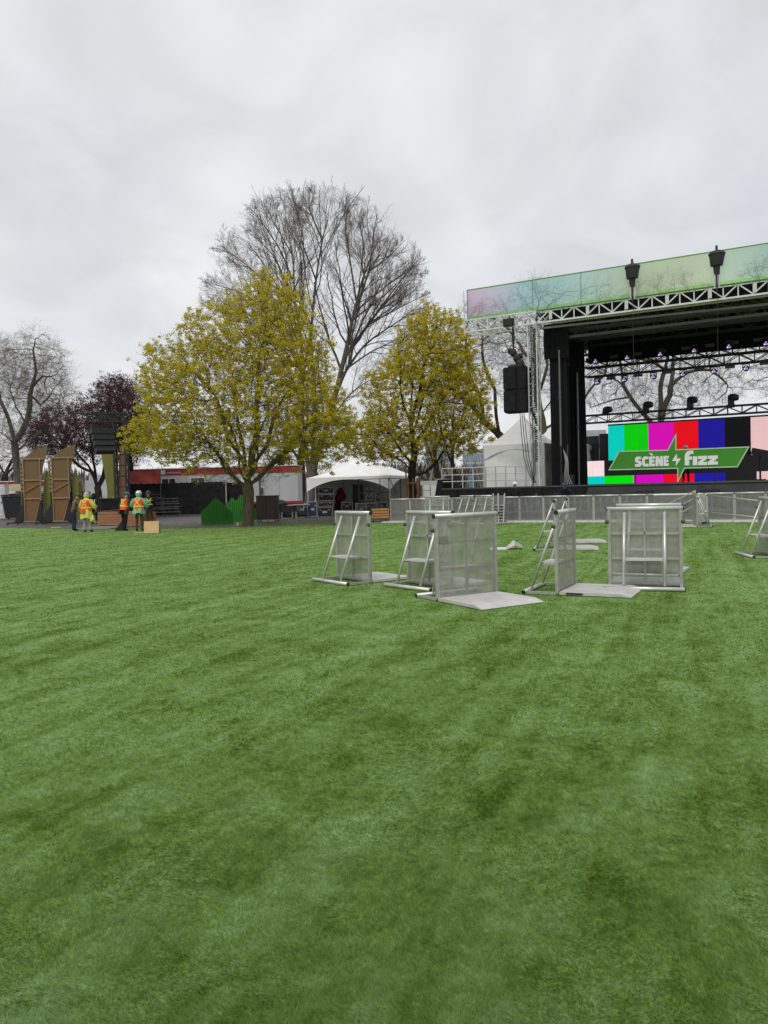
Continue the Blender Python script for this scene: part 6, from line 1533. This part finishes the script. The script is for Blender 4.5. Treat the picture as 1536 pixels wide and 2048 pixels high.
flight_case('black case in the middle of the dark marquee interior', 751, 762, 985, 1004, 51.6, CASE_B, LBL)
q = at(681, 1004, 52); t = thing('red_bags', 'crumpled red bags heaped inside the marquee', 'bag', (q.x, q.y, .55))
for k, (x, z, r_) in enumerate(((-.1, .5, .3), (.12, .62, .28), (.0, .95, .25))):
    mb = MB(); mb.smooth = True; mb.dome((x, .05 * k, z), r_, 10, 6, 1.1, 1.0); mb.build('bag', mat('red_cloth_bag', (.22, .012, .02), .7), t)
MB().box((0, .1, -.2), (.8, .6, .78)).build('crate', RUB, t)
q = at(716, 1000, 51.5); t = thing('black_cabinet', 'tall black cabinet in the middle of the marquee', 'cabinet', (q.x, q.y + .2, -.045))
MB().box((0, .3, 1.0), (.7, .6, 2.0)).build('carcass', RUB, t); MB().box((0, -.01, 1.0), (.62, .02, 1.9)).build('door', BLK, t)
# scaffold gate frames in front of the marquee
q = at(719, 1030, 45.5); t = thing('scaffold_frame', 'thin grey scaffold frame standing across the marquee front', 'scaffold', (q.x, q.y, -.045), R(-8)); s = 45.5 / FPX
for x in (0, 43, 61, 84): MB().tube((x * s, 0, 0), (x * s, 0, 2.28), .026, n=6).build('post', STEEL, t)
for z in (2.25, 1.0, .55, 1.45): MB().tube((0, 0, z), (84 * s, 0, z), .02, n=6).build('rail', STEEL, t)
MB().tube((61 * s, 0, 2.3), (78 * s, 0, 1.3), .02, n=6).build('diagonal', STEEL, t)
for i in range(9): MB().tube((i * 5.2 * s, .01, 0), (i * 5.2 * s, .01, .98), .012, n=5).build('bar', STEEL, t)
q = at(862, 1030, 46); t = thing('scaffold_frame', 'white grid frame right of the marquee by the stair cover', 'scaffold', (q.x - .45, q.y, -.045))
for x in (-.45, 0, .45): MB().tube((x, 0, 0), (x, 0, 2.1), .026, n=6).build('post', ALU_LIGHT, t)
for z in (.5, 1.0, 1.5, 2.05): MB().tube((-.45, 0, z), (.45, 0, z), .02, n=6).build('rail', ALU_LIGHT, t)
a, b_ = at(846, 1040, 52), at(872, 960, 52)
t = thing('wall_screen', 'plain pale grey sheeting between the marquee and the stair cover', 'screen', ((a.x + b_.x) / 2, 52, -.045)); MB().box((0, 0, b_.z / 2), (b_.x - a.x, .06, b_.z)).build('sheet', PVC, t)
for s_ in (-1, 1): MB().tube((s_ * (b_.x - a.x) / 2, .06, 0), (s_ * (b_.x - a.x) / 2, .06, b_.z + .1), .03, n=6).build('post', ALU, t)
# timber guard round the right maple
q = at(827, 1036, 43); t = thing('tree_guard', 'orange-brown timber guard around the trunk of the right maple', 'tree guard', (q.x, q.y, -.045)); s = 43 / FPX
for i in range(8):
    a = i / 8 * 2 * math.pi; MB().box((.36 * math.cos(a), .36 * math.sin(a), 1.1 + .35 * (i % 4 == 0)), (.08, .08, 2.2 + .7 * (i % 4 == 0))).build('stake', mat('guard_timber', (.33, .17, .07), .75, 0, .2, 4), t)
for z in (1.0, 1.9): MB().rings([[V((r * math.cos(j / 8 * 6.283), r * math.sin(j / 8 * 6.283), z + dz)) for j in range(8)] for r, dz in ((.40, 0), (.43, 0), (.43, .08), (.40, .08))], True, True).build('band', MATS['guard_timber'], t)
# orange pallet of timber behind the leftmost barrier
q = ground(760, 1044); t = thing('timber_bundle', 'orange timber pieces on a low dolly behind the leftmost barrier', 'timber', (q.x, q.y, -.02), R(-6))
for k in range(4): MB().box((.06 * (k % 2) - .02 * k, .1 * k, .26 + .12 * k), (.95 - .1 * (k % 2), .4, .09), rz=R(4 * k - 6)).build('beam', mat('orange_timber', (.50, .24, .08), .7, 0, .15, 4), t)
MB().box((0, .1, .14), (.8, .5, .08)).build('dolly', mat('steel_blue_dolly', (.10, .13, .16), .5), t)
for x in (-.3, .3): MB().tube((x - .02, -.1, .07), (x + .02, -.1, .07), .07, n=8).build('wheel', RUB, t)
